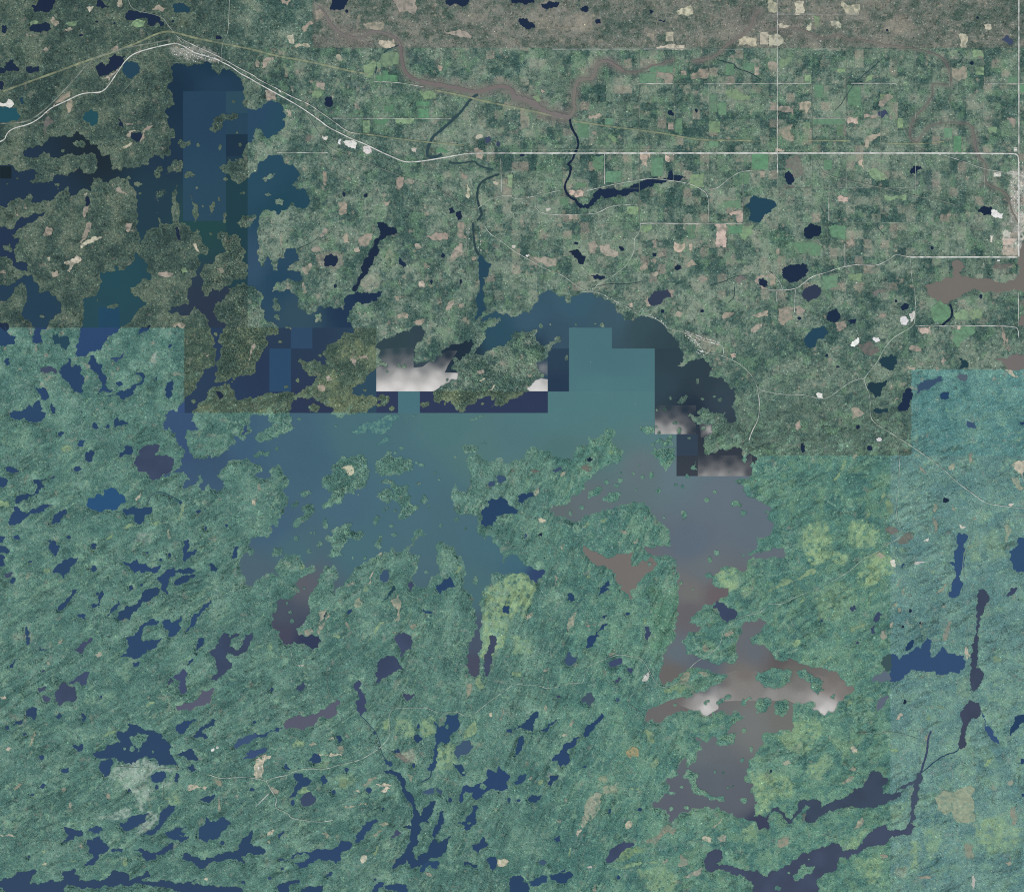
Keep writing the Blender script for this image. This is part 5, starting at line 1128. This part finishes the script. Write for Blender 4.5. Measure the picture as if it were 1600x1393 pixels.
# ------------------------------------------------------------------ water
WREG = [((286, 143, 353, 345), [(320, 160, (42, 76, 104)), (320, 330, (46, 82, 106))]),
 ((353, 143, 387, 177), [(0, 0, (50, 86, 106))]), ((353, 177, 387, 210), [(0, 0, (44, 78, 102))]), ((353, 210, 387, 244), [(0, 0, (30, 58, 80))]),
 ((320, 244, 353, 277), [(0, 0, (34, 58, 86))]), ((0, 260, 18, 279), [(0, 0, (20, 40, 48))]), ((353, 277, 387, 450), [(0, 0, (34, 72, 84))]),
 ((387, 75, 600, 512), [(400, 170, (46, 82, 112)), (440, 190, (44, 84, 108)), (410, 290, (44, 84, 108)), (440, 320, (36, 80, 100)), (395, 420, (56, 90, 118)), (430, 440, (40, 78, 104)), (470, 490, (56, 88, 108)), (540, 480, (34, 62, 92)), (570, 465, (30, 54, 86))]),
 ((454.5, 512, 488, 544.5), [(0, 0, (46, 74, 102))]), ((421, 544.5, 454.5, 612), [(0, 0, (42, 75, 104))]), ((154, 480, 187, 512), [(0, 0, (34, 80, 110))]),
 ((0, 0, 387, 512), [(270, 150, (28, 56, 80)), (340, 105, (30, 62, 86)), (340, 130, (40, 72, 98)), (270, 230, (34, 60, 84)), (150, 235, (30, 48, 60)), (60, 300, (36, 60, 84)), (240, 320, (38, 68, 86)), (310, 350, (38, 80, 84)), (330, 480, (46, 62, 84)), (180, 440, (38, 84, 98)), (160, 480, (40, 82, 96)), (60, 470, (38, 70, 94)), (10, 380, (36, 58, 88))]),
 ((288.5, 512, 588, 645), [(330, 600, (40, 62, 86)), (340, 520, (38, 60, 86)), (450, 530, (40, 60, 82)), (500, 630, (42, 54, 80)), (580, 600, (46, 76, 92)), (400, 580, (38, 56, 84))]),
 ((622, 611.5, 656, 645), [(0, 0, (74, 116, 124))]), ((588, 611.5, 856, 645), [(0, 0, (46, 58, 86))]), ((856, 544.5, 889, 611.5), [(870, 560, (44, 66, 84)), (870, 600, (38, 58, 80))]),
 ((889, 509, 956, 544.5), [(0, 0, (76, 116, 122))]), ((889, 544.5, 1023, 611.5), [(950, 560, (76, 116, 122)), (950, 610, (80, 122, 126))]), ((856, 611.5, 1023, 645), [(0, 0, (82, 124, 126))]),
 ((0, 512, 288.5, 645), [(140, 520, (42, 72, 110)), (60, 520, (40, 66, 102)), (280, 640, (54, 80, 118))]),
 ((1057, 678, 1090, 711.3), [(0, 0, (52, 68, 84))]),
 ((1023, 544.5, 1423, 678), [(1050, 560, (48, 68, 76)), (1100, 600, (48, 64, 72)), (1130, 620, (54, 70, 80)), (1080, 640, (35, 50, 64)), (1050, 670, (52, 62, 72)), (1110, 690, (46, 56, 66)), (1030, 600, (50, 71, 80))]),
 ((1057, 600, 1423, 743.5), [(1110, 690, (46, 56, 66)), (1120, 715, (50, 58, 68)), (1110, 735, (62, 68, 76))]),
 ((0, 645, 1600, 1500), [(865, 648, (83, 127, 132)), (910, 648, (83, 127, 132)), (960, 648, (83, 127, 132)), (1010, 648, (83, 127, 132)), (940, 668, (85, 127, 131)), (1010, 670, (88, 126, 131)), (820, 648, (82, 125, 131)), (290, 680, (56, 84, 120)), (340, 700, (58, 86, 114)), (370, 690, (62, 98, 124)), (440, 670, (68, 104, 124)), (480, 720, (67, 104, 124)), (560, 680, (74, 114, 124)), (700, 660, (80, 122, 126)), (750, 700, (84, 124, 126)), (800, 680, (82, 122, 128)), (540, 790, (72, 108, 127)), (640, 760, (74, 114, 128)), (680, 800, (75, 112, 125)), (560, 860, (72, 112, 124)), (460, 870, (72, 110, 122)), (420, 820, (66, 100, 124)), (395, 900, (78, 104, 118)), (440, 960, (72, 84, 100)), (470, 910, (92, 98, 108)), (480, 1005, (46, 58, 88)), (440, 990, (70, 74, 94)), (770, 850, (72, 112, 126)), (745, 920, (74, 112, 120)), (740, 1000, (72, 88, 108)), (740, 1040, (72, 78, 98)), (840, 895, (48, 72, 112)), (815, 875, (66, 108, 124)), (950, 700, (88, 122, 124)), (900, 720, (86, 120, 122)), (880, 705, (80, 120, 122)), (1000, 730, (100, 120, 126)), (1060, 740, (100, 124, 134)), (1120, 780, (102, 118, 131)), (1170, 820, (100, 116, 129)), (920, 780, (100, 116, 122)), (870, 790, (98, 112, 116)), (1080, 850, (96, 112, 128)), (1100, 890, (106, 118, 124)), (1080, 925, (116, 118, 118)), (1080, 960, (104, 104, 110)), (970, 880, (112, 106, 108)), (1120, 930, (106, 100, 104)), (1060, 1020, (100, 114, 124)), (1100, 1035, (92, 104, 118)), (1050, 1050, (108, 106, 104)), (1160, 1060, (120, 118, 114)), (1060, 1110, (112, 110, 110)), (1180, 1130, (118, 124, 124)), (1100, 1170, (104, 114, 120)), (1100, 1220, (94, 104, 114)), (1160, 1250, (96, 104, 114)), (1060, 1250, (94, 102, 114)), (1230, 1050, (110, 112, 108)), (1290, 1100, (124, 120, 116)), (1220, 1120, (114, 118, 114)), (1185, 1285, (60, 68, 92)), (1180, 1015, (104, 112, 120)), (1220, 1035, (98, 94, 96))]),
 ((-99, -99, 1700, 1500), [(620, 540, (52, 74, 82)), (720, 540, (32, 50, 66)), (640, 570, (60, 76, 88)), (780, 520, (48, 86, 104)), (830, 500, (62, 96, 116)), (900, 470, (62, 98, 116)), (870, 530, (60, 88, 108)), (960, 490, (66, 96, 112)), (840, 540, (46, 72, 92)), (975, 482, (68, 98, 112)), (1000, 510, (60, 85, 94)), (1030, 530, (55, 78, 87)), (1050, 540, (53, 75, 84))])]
WC = {'n': (38, 67, 100), 'N': (27, 43, 66), 'd': (36, 70, 86), 'd2': (34, 62, 72), 'd3': (60, 84, 88), 'd4': (48, 72, 78), 't': (34, 82, 92), 'b': (36, 80, 118), 'b2': (52, 82, 116), 'p': (64, 75, 100), 'p2': (52, 62, 82), 'q2': (65, 76, 95), 'q': (58, 72, 99), 'h': (92, 104, 118), 'h2': (86, 90, 106), 'h3': (66, 84, 100), 'k': (60, 84, 110), 'k2': (54, 78, 112), 'r': (122, 116, 111)}
def wcol_big(px, py, fx, fy):
    out = np.zeros((len(px), 3)); done = np.zeros(len(px), bool)
    for (x0, y0, x1, y1), cps in WREG:
        m = (~done) & (fx >= x0) & (fx < x1) & (fy >= y0) & (fy < y1)
        if not m.any(): continue
        done |= m
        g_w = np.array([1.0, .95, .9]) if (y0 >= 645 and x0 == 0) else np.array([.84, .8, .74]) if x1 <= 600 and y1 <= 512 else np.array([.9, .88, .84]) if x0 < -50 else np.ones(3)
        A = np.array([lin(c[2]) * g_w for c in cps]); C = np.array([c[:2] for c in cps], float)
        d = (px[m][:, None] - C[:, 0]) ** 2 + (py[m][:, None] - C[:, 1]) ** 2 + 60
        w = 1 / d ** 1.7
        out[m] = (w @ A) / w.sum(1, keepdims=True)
    return out
def wcol_one(k):
    base = lin(WC[k]); rr = np.array([rng.uniform(.96, 1.04) for _ in range(3)]) * rng.uniform(.9, 1.1)
    def f(px, py, fx, fy):
        b = base
        c = np.tile(b * rr, (len(px), 1))
        if k == 'n':
            nat = ~np.isin(rid_of(fx, fy), (4, 5, 7, 8))
            c[nat] = lin(WC['N']) * rr
        if k in ('q', 'q2', 'p'):
            v = fbm(px / 20, py / 20, 7, 2)[:, None]
            c = c * (.85 + .3 * v)
        return c
    return f
for i, (k, P) in enumerate(LK):
    big = k == "."
    area = (max(p[0] for p in P) - min(p[0] for p in P))
    vv, ff = flat_poly(P, 16 if i < 2 else (12 if k in ('q', 'q2', 'p', '.') and area > 25 else None), big)
    me = mesh_from("lake", vv, np.full(len(vv), 2.0 + (i % 5) * .6), ff, wcol_big if big else wcol_one(k))
    link("lake" if area > 6 else "pond", me, mat_water)
for i, (k, w, P) in enumerate(RV):
    L, R = ribbon(P, w * (.7 if k == 'r' else 1), .34 if k == 'r' else .25); n = len(L)
    vv = np.array(L + R); ff = np.array([(j, j + 1, n + j + 1, n + j) for j in range(n - 1)])
    me = mesh_from("river", vv, np.full(len(vv), 5.5 + (i % 4) * .5), ff, wcol_one(k))
    link("river", me, mat_water)

# ------------------------------------------------------------------ islands
def landcol(px, py, fx, fy): return samp(COL, px, py)
for i, P in enumerate(IS):
    vv, ff = flat_poly(P, 5, True)
    me = mesh_from("island", vv, np.full(len(vv), 8.0), ff, landcol)
    link("island", me, mat_land)
# half-drowned reefs and reed beds just under the great lake's surface
for P in FT:
    vv, ff = flat_poly(P, 4)
    def reef(px, py, fx, fy):
        n = fbm(px / 2.5, py / 2.5, 9, 2)[:, None]
        return lin((74, 116, 120)) + (lin((104, 146, 132)) - lin((74, 116, 120))) * np.clip((n - .42) * 4, 0, 1)
    me = mesh_from("shoal", vv, np.full(len(vv), 6.5), ff, reef)
    link("shoal", me, mat_land)

# ------------------------------------------------------------------ open ground: hay fields, clearings, bogs, pits
FN = {'g': 'field', 'G': 'field', 'y': 'meadow_field', 'b': 'clearing_field', 'B': 'cleared_land', 'p': 'dry_field', 'w': 'gravel_land', 'W': 'quarry_land', 'm': 'bog_land', 'e': 'bog_land', 'O': 'bog_land'}
for i, (k, P) in enumerate(FD):
    vv, ff = flat_poly(P, 5)
    z = samp(HGT, vv[:, 0], vv[:, 1]) + 4.5 + (i % 3) * .7
    base = lin(FC[k]); rr = np.array([rng.uniform(.965, 1.035) for _ in range(3)]) * rng.uniform(.85, 1.12)
    if k in 'bB' and rid_of(np.array([P[0][0]]), np.array([P[0][1]]))[0] in (4, 5, 7, 8): base = base * np.array([.82, .95, .9])
    def fcol(px, py, fx, fy, base=base, rr=rr, k=k):
        n = fbm(px / 4, py / 4, 300 + i, 3, .6)[:, None]
        g = samp(COL, px, py)
        a = np.clip((n - .25) * 4, .45, 1) if k in 'bBpmOye' else np.clip((n - .2) * 4, .65, 1)
        c = base * rr * (.78 + .44 * n)
        if k in 'wW': a = 1.0
        return g + (c - g) * a
    me = mesh_from("field", vv, z, ff, fcol)
    link(FN[k], me, mat_field)

# ------------------------------------------------------------------ roads, tracks, railways, power-line cuttings
RC = {'lane': (192, 202, 188), 'road': (224, 224, 216), 'track': (158, 172, 152), 'railway': (146, 152, 142), 'cutting': (150, 156, 122)}
for i, (k, w, P) in enumerate(RD):
    L, R = ribbon(P, w * (1.0 if k == 'road' else .9), .2); n = len(L)
    vv = np.array(L + R); ff = np.array([(j, j + 1, n + j + 1, n + j) for j in range(n - 1)])
    hc = np.array([hgt(x, y) for x, y in P]); z = np.concatenate([hc, hc]) + 9 + (i % 6) * .6 + (4 if k == 'road' else 0)
    if k == 'cutting': z -= 3
    base = lin(RC[k])
    def rcol(px, py, fx, fy, base=base, k=k, i=i):
        n = fbm(px / 6 + i * 9, py / 6, 500, 3, .6)[:, None]
        g = samp(COL, px, py)
        lo = {'lane': .45, 'road': .75 if RD[i][1] > 1.45 else .5, 'track': .25, 'railway': .4, 'cutting': .45}[k]
        return g + (base * (.85 + .3 * n) - g) * np.clip(lo + (n - .4) * 1.6, lo * .6, 1)
    me = mesh_from(k, vv, z, ff, rcol)
    link(k, me, mat_road)

# ------------------------------------------------------------------ forest: a crown clump every two map units
nr = np.random.default_rng(11)
st = 2.0
ax = np.arange(-M + 4, W0 + M - 4, st); ay = np.arange(-M + 4, H0 + M - 4, st)
cx, cy = np.meshgrid(ax, ay); cx = cx.ravel(); cy = cy.ravel()
cx = cx + nr.uniform(-.95, .95, len(cx)); cy = cy + nr.uniform(-.95, .95, len(cy))
keep = ~(samp(dilate(water, 1), cx, cy) | samp(openm, cx, cy)) & (nr.random(len(cx)) < samp(CLUMPY, cx, cy))
cx = cx[keep]; cy = cy[keep]; N = len(cx)
base_z = samp(HGT, cx, cy)
isl = np.zeros((GH, GW), bool)
for P in IS: ras(P, isl)
base_z = base_z + np.where(samp(isl, cx, cy), 8.0, 0.0) - 1.5
rad = nr.uniform(.8, 1.5, N) * S
rad[samp(blur(water, 2, 1), cx, cy) > .05] *= .72
hh = rad * nr.uniform(.5, 1.15, N)
ang = nr.uniform(0, 6.28, N)
V = np.zeros((N, 5, 3), np.float32)
for j in range(4):
    a = ang + j * math.pi / 2; rj = rad * nr.uniform(.75, 1.2, N)
    V[:, j, 0] = WX(cx) + np.cos(a) * rj; V[:, j, 1] = WY(cy) + np.sin(a) * rj; V[:, j, 2] = base_z
V[:, 4, 0] = WX(cx) + nr.uniform(-.3, .3, N) * rad; V[:, 4, 1] = WY(cy) + nr.uniform(-.3, .3, N) * rad; V[:, 4, 2] = base_z + hh
i5 = (np.arange(N) * 5)[:, None]
F = np.stack([np.concatenate([i5 + j, i5 + (j + 1) % 4, i5 + 4], 1) for j in range(4)], 1).reshape(-1, 3)
me = grid_mesh("forest", V.reshape(-1, 3), F)
sth = np.isin(samp(RID, cx, cy), (4, 5, 7, 8))
cc = samp(COL, cx, cy) * np.exp(nr.normal(0, 1, N) * np.where(sth, .12, .25))[:, None] * (1 + nr.normal(0, .04, (N, 3)))
birch = nr.random(N) < np.where(np.isin(samp(RID, cx, cy), (2, 3)), .07, np.where(sth, .006, .012))
cc[birch] *= np.array([1.7, 1.62, 1.5])
cc[nr.random(N) < np.where(sth, .04, .09)] *= .58
cc *= np.where(sth, 1.24, 1.14)[:, None]
setcol(me, np.repeat(np.clip(cc, .005, .9), 5, axis=0), 'POINT')
fo = link("forest", me, mat_forest, 'stuff')
fo["label"] = "unbroken boreal forest canopy covering the land between the lakes and fields"

# ------------------------------------------------------------------ sun glint on the water, painted as pale translucent sheets
def glint_mat():
    m, n, l, b = newmat("painted_glint", 1.0, 0.0)
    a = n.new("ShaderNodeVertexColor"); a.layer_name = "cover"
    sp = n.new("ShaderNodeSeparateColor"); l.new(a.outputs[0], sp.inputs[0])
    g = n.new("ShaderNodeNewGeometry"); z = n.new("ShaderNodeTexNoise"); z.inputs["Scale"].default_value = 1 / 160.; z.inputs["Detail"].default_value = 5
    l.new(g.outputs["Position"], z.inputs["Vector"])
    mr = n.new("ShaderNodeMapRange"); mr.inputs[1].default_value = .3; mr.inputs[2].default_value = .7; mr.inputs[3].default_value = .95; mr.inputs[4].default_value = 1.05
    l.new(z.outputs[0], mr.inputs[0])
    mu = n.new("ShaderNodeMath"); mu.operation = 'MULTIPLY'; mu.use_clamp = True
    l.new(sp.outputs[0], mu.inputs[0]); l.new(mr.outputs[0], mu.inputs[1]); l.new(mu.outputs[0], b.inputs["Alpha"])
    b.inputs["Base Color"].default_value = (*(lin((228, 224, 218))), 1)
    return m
mat_glint = glint_mat()
GLINT = [("F 752,1053 752,900 740,830 790,790 900,780 985,780 985,905 1040,900 1100,855 1200,800 1260,800 1200,890 1180,935 1275,938 1255,985 1200,1003 1150,1028 1110,1053",
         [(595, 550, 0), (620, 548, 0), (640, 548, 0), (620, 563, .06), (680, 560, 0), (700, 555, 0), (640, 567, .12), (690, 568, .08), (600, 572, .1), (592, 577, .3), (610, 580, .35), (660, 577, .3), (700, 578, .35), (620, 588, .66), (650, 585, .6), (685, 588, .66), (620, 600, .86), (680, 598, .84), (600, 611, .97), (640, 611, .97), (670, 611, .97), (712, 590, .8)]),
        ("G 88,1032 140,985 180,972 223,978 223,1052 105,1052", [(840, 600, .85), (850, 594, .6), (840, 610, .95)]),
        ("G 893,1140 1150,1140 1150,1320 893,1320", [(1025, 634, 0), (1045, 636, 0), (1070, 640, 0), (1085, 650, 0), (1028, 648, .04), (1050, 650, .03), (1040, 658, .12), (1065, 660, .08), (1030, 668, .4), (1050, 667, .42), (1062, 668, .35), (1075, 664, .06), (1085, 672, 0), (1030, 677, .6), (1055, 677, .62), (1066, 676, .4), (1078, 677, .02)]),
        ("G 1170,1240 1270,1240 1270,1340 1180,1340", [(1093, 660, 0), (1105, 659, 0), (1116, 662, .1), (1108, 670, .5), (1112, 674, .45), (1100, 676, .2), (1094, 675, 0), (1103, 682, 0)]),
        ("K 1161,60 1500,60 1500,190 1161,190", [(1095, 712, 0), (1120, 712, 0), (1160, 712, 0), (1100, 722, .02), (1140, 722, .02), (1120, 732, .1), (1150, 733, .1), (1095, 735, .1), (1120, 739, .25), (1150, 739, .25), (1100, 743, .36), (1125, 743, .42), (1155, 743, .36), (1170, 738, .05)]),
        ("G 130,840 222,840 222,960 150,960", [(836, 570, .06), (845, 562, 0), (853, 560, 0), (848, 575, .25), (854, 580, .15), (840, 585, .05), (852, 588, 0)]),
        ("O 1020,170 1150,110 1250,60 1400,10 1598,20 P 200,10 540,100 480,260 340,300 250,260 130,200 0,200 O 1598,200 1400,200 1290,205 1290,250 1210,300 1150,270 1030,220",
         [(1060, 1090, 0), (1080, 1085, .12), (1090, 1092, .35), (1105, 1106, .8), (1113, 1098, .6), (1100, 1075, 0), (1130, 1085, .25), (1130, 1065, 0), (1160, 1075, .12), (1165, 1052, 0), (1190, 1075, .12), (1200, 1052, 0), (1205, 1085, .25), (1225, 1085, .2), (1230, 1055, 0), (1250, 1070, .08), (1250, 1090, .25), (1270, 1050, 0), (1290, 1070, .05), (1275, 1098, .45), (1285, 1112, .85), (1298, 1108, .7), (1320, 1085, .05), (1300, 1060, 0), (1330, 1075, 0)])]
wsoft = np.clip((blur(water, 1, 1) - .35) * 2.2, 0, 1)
for s_, cps in GLINT:
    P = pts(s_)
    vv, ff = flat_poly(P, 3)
    def glint_amount(px, py, fx, fy, cps=cps):
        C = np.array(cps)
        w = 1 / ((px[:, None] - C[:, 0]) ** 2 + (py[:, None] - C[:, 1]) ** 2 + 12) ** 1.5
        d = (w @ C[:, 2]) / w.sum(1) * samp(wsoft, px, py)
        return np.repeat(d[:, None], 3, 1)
    me = mesh_from("painted_glint", vv, np.full(len(vv), 7.2), ff, glint_amount)
    link("painted_glint", me, mat_glint, 'stuff')

# ------------------------------------------------------------------ buildings
def house_mesh(name, L, Wd, H, roof, wall):
    bm = bmesh.new()
    x, y = L / 2, Wd / 2; e = 1.12
    b = [bm.verts.new(v) for v in ((-x, -y, -6), (x, -y, -6), (x, y, -6), (-x, y, -6), (-x, -y, H), (x, -y, H), (x, y, H), (-x, y, H))]
    for f in ((0, 1, 5, 4), (1, 2, 6, 5), (2, 3, 7, 6), (3, 0, 4, 7)): bm.faces.new([b[i] for i in f]).material_index = 0
    g = [bm.verts.new(v) for v in ((-x * e, -y * e, H - .3), (x * e, -y * e, H - .3), (x * e, y * e, H - .3), (-x * e, y * e, H - .3), (-x * e, 0, H + Wd * .3), (x * e, 0, H + Wd * .3))]
    for f in ((0, 1, 5, 4), (2, 3, 4, 5), (3, 0, 4), (1, 2, 5)): bm.faces.new([g[i] for i in f]).material_index = 1
    bmesh.ops.recalc_face_normals(bm, faces=bm.faces[:])
    me = bpy.data.meshes.new(name); bm.to_mesh(me); bm.free()
    me.materials.append(wall); me.materials.append(roof)
    return me
def flatmat(name, c, rough=.7):
    m, n, l, b = newmat(name, rough, .3)
    g = n.new("ShaderNodeTexCoord"); z = n.new("ShaderNodeTexNoise"); z.inputs["Scale"].default_value = .25
    r = n.new("ShaderNodeValToRGB"); r.color_ramp.elements[0].color = (*(lin(c) * .82), 1); r.color_ramp.elements[1].color = (*np.clip(lin(c) * 1.1, 0, .9), 1)
    l.new(g.outputs["Object"], z.inputs["Vector"]); l.new(z.outputs[0], r.inputs[0]); l.new(r.outputs[0], b.inputs["Base Color"])
    return m
wallm = flatmat("siding", (190, 186, 176))
roofs = {'white': flatmat("white_metal_roof", (228, 228, 224)), 'grey': flatmat("grey_shingle_roof", (150, 150, 146)), 'pink': flatmat("tan_roof", (206, 178, 162))}
HM = {k: house_mesh("house", 24, 15, 6, m, wallm) for k, m in roofs.items()}
BMs = {k: house_mesh("warehouse", 58, 34, 9, m, wallm) for k, m in roofs.items()}
def put(x, y, rot, kind, roof, label, group, cat='house'):
    if samp(water, x, y): return
    o = bpy.data.objects.new(kind, (HM if kind == 'house' else BMs)[roof])
    COLL.objects.link(o)
    o.location = (WX(x), WY(y), hgt(x, y) + 1.0); o.rotation_euler = (0, 0, rot)
    s = rng.uniform(.85, 1.2); o.scale = (s, s, 1)
    o["label"] = label; o["category"] = cat; o["group"] = group
ROOFW = {'white': 'white', 'grey': 'grey', 'pink': 'tan'}
def along(path, step, off, kinds, label, group):
    P = resample(pts(path), step)
    for a, b in zip(P, P[1:]):
        r = math.atan2(-(b[1] - a[1]), b[0] - a[0])
        dx, dy = b[0] - a[0], b[1] - a[1]; l = math.hypot(dx, dy) or 1
        for s in (-1, 1):
            if rng.random() < .8:
                o = off * rng.uniform(.8, 1.3)
                put(a[0] - dy / l * o * s, a[1] + dx / l * o * s, r + rng.uniform(-.15, .15), 'house', (rk := rng.choice(kinds)), label.replace('ROOF', ROOFW[rk]), group)
w_, g_, p_ = 'white', 'grey', 'pink'
G1 = "houses of the bayside village in the north-west"; L1 = "small ROOF-roofed house in the village at the head of the north-western bay"
along("A 1090,280 1150,300 1220,340 1300,360 1380,385", 3.8, 2.3, [w_, w_, p_], L1, G1)
along("A 1080,330 1140,340 1200,370 1260,380", 3.6, 2.0, [w_, g_], "small ROOF-roofed house in the lakefront row of the north-western bay village", G1)
along("A 1130,270 1190,290 1260,320", 4.2, 2.0, [w_, g_], "small ROOF-roofed house in the uphill row of the north-western bay village", G1)
G2 = "houses of the double row above the dark eastern bay"; L2 = "small ROOF-roofed house in the double row above the dark eastern bay"
along("G 1085,685 1140,705 1200,730 1250,742 1300,760", 2.6, 1.9, [w_, w_, p_], L2, G2)
along("G 1090,700 1140,735 1190,785", 3.0, 1.9, [w_, g_], "small ROOF-roofed house on the lane slanting down to the dark eastern bay", G2)
along("G 1160,800 1200,820 1180,815", 3.0, 2.0, [w_, w_], "small ROOF-roofed house at the junction beside the dark eastern bay", G2)
G3 = "houses of the town on the eastern edge"; L3 = ""
for pth, wh in (("D 1530,1140 1530,1340", "in the row west of the highway north of the town centre"), ("D 1550,1180 1550,1350", "in the row just west of the eastern highway"), ("D 1580,1000 1580,1390", "in the first row east of the eastern highway"), ("D 1597,1010 1597,1380", "on the extreme eastern edge of the town"),
               ("H 1540,20 1596,40", "in the crowded town centre"), ("H 1530,60 1592,75", "in the south of the crowded town centre"), ("H 1470,110 1530,112", "on the pale northern block west of the town centre"), ("H 1472,165 1530,165", "on the pale southern block west of the town centre"), ("H 1592,230 1592,280", "on the river bank south of the town"), ("D 1525,1330 1590,1380", "in the rows leading into the town centre")):
    along(pth, 4.6, 2.0, [w_, w_, g_, p_], "small ROOF-roofed house " + wh, G3)
G4 = "lakeshore houses along the northern shore road"; L4 = "small ROOF-roofed house beside the shore road north of the big lake"
along("G 520,432 600,468 680,512", 6, 1.8, [w_, g_], L4, G4)
along("G 860,582 930,618 970,660", 5, 1.8, [w_, w_], L4, G4)
G5 = "cabins on the creek side lots"; L5 = "small ROOF-roofed cabin on the comb of lots beside the straight creek"
along("F 1325,40 1325,160", 5, 1.6, [w_, g_], L5, G5)
along("F 1395,80 1400,190", 5, 1.6, [w_, g_], L5, G5)
G6 = "farm houses along the straight highway"; L6 = ""
farms = []
for (t_, x, y) in [("C", 120, 948), ("C", 250, 968), ("C", 640, 945), ("C", 840, 948), ("C", 1010, 968), ("C", 1180, 945), ("C", 1330, 968), ("C", 1490, 948), ("D", 90, 945), ("D", 200, 968), ("D", 340, 946), ("D", 500, 968), ("D", 640, 946), ("D", 705, 968), ("D", 900, 945), ("D", 1050, 946), ("D", 1075, 968), ("D", 1180, 946), ("D", 1400, 968), ("B", 1320, 945), ("B", 1400, 968)]:
    q0 = pts("%s %d,%d" % (t_, x, y))[0]
    farms.append((q0, rng.uniform(-.1, .1), rng.choice([w_, w_, g_])))
ORD = "first second third fourth fifth sixth seventh eighth ninth tenth eleventh twelfth thirteenth fourteenth fifteenth sixteenth seventeenth eighteenth nineteenth twentieth twenty-first".split()
for (q0, r, roof), w_o in zip(sorted(farms), ORD):
    put(q0[0], q0[1], r, 'house', roof, w_o + " farmhouse from the west along the long straight east-west highway", G6)
for t_, x, y, r, roof, lab in [("B", 590, 895, .5, w_, "long white mill building in the pale yard south of the railway highway"),
                               ("B", 690, 935, .4, w_, "white mill shed on the easternmost pale yard beside the highway"),
                               ("B", 430, 862, .5, w_, "white shed on the westernmost pale yard beside the railway"),
                               ("B", 150, 570, -.5, w_, "white warehouse beside the highway north of the round bay"),
                               ("D", 1432, 1092, 0, w_, "large white-roofed plant west of the town by the brown river"),
                               ("D", 1547, 935, 0, w_, "white warehouse in the elbow of the highway north of the town"),
                               ("G", 95, 205, -.4, w_, "white-roofed shed beside the shore highway near the creek lots"),
                               ("G", 1382, 832, .6, p_, "tan-roofed depot in the bare yard east of the double-row village"),
                               ("G", 1185, 802, .3, w_, "white-roofed lodge at the neck of the point below the double-row village"),
                               ("M", 1360, 493, .3, w_, "white camp building alone in the forest of the south-west"),
                               ("N", 20, 620, 1.4, w_, "white mine building on the pale yard in the southern forest"),
                               ("O", 832, 50, .9, w_, "long white shed in the clearing west of the glinting narrows"),
                               ("H", 895, 590, 1.2, w_, "white gravel-plant shed west of the north-south road"),
                               ("H", 1440, 235, 0, w_, "white-roofed hall south of the straight road near the brown bay")]:
    q0 = pts("%s %d,%d" % (t_, x, y))[0]
    put(q0[0], q0[1], r, 'warehouse', roof, lab, "large buildings", 'warehouse')

# ------------------------------------------------------------------ two boats on the great lake
hullm = flatmat("white_hull", (235, 235, 232)); deckm = flatmat("cabin_grey", (170, 172, 172))
for (t_, x, y, rot, lab) in [("G", 490, 870, 1.45, "white boat on open green water south of the northern shore"), ("G", 770, 1132, 1.7, "white boat on open green water near the south-east islands")]:
    q0 = pts("%s %d,%d" % (t_, x, y))[0]
    root = bpy.data.objects.new("boat", None); COLL.objects.link(root)
    root.location = (WX(q0[0]), WY(q0[1]), 5.0); root.rotation_euler = (0, 0, rot)
    root["label"] = lab; root["category"] = "boat"; root["group"] = "boats on the great lake"
    bm = bmesh.new()
    sec = [(-11, 2.6), (-6, 3.2), (2, 3.0), (8, 1.7), (12, .15)]
    rows = [[bm.verts.new((x_, s * w, z)) for s, w, z in ((-1, h_, 1.8), (-1, h_ * .6, -1.0), (1, h_ * .6, -1.0), (1, h_, 1.8))] for x_, h_ in sec]
    for a, b in zip(rows, rows[1:]):
        for j in range(4): bm.faces.new([a[j], b[j], b[(j + 1) % 4], a[(j + 1) % 4]])
    bm.faces.new(rows[0]); bm.faces.new(rows[-1][::-1])
    bmesh.ops.recalc_face_normals(bm, faces=bm.faces[:])
    me = bpy.data.meshes.new("hull"); bm.to_mesh(me); bm.free()
    link("hull", me, hullm, None, root)
    bm = bmesh.new(); bmesh.ops.create_cube(bm, size=1)
    for v in bm.verts:
        tp = .8 if v.co.z > 0 else 1
        v.co = Vector((v.co.x * 8 * tp - 2, v.co.y * 4 * tp, v.co.z * 2.4 + 3.0))
    me = bpy.data.meshes.new("cabin"); bm.to_mesh(me); bm.free()
    link("cabin", me, deckm, None, root)
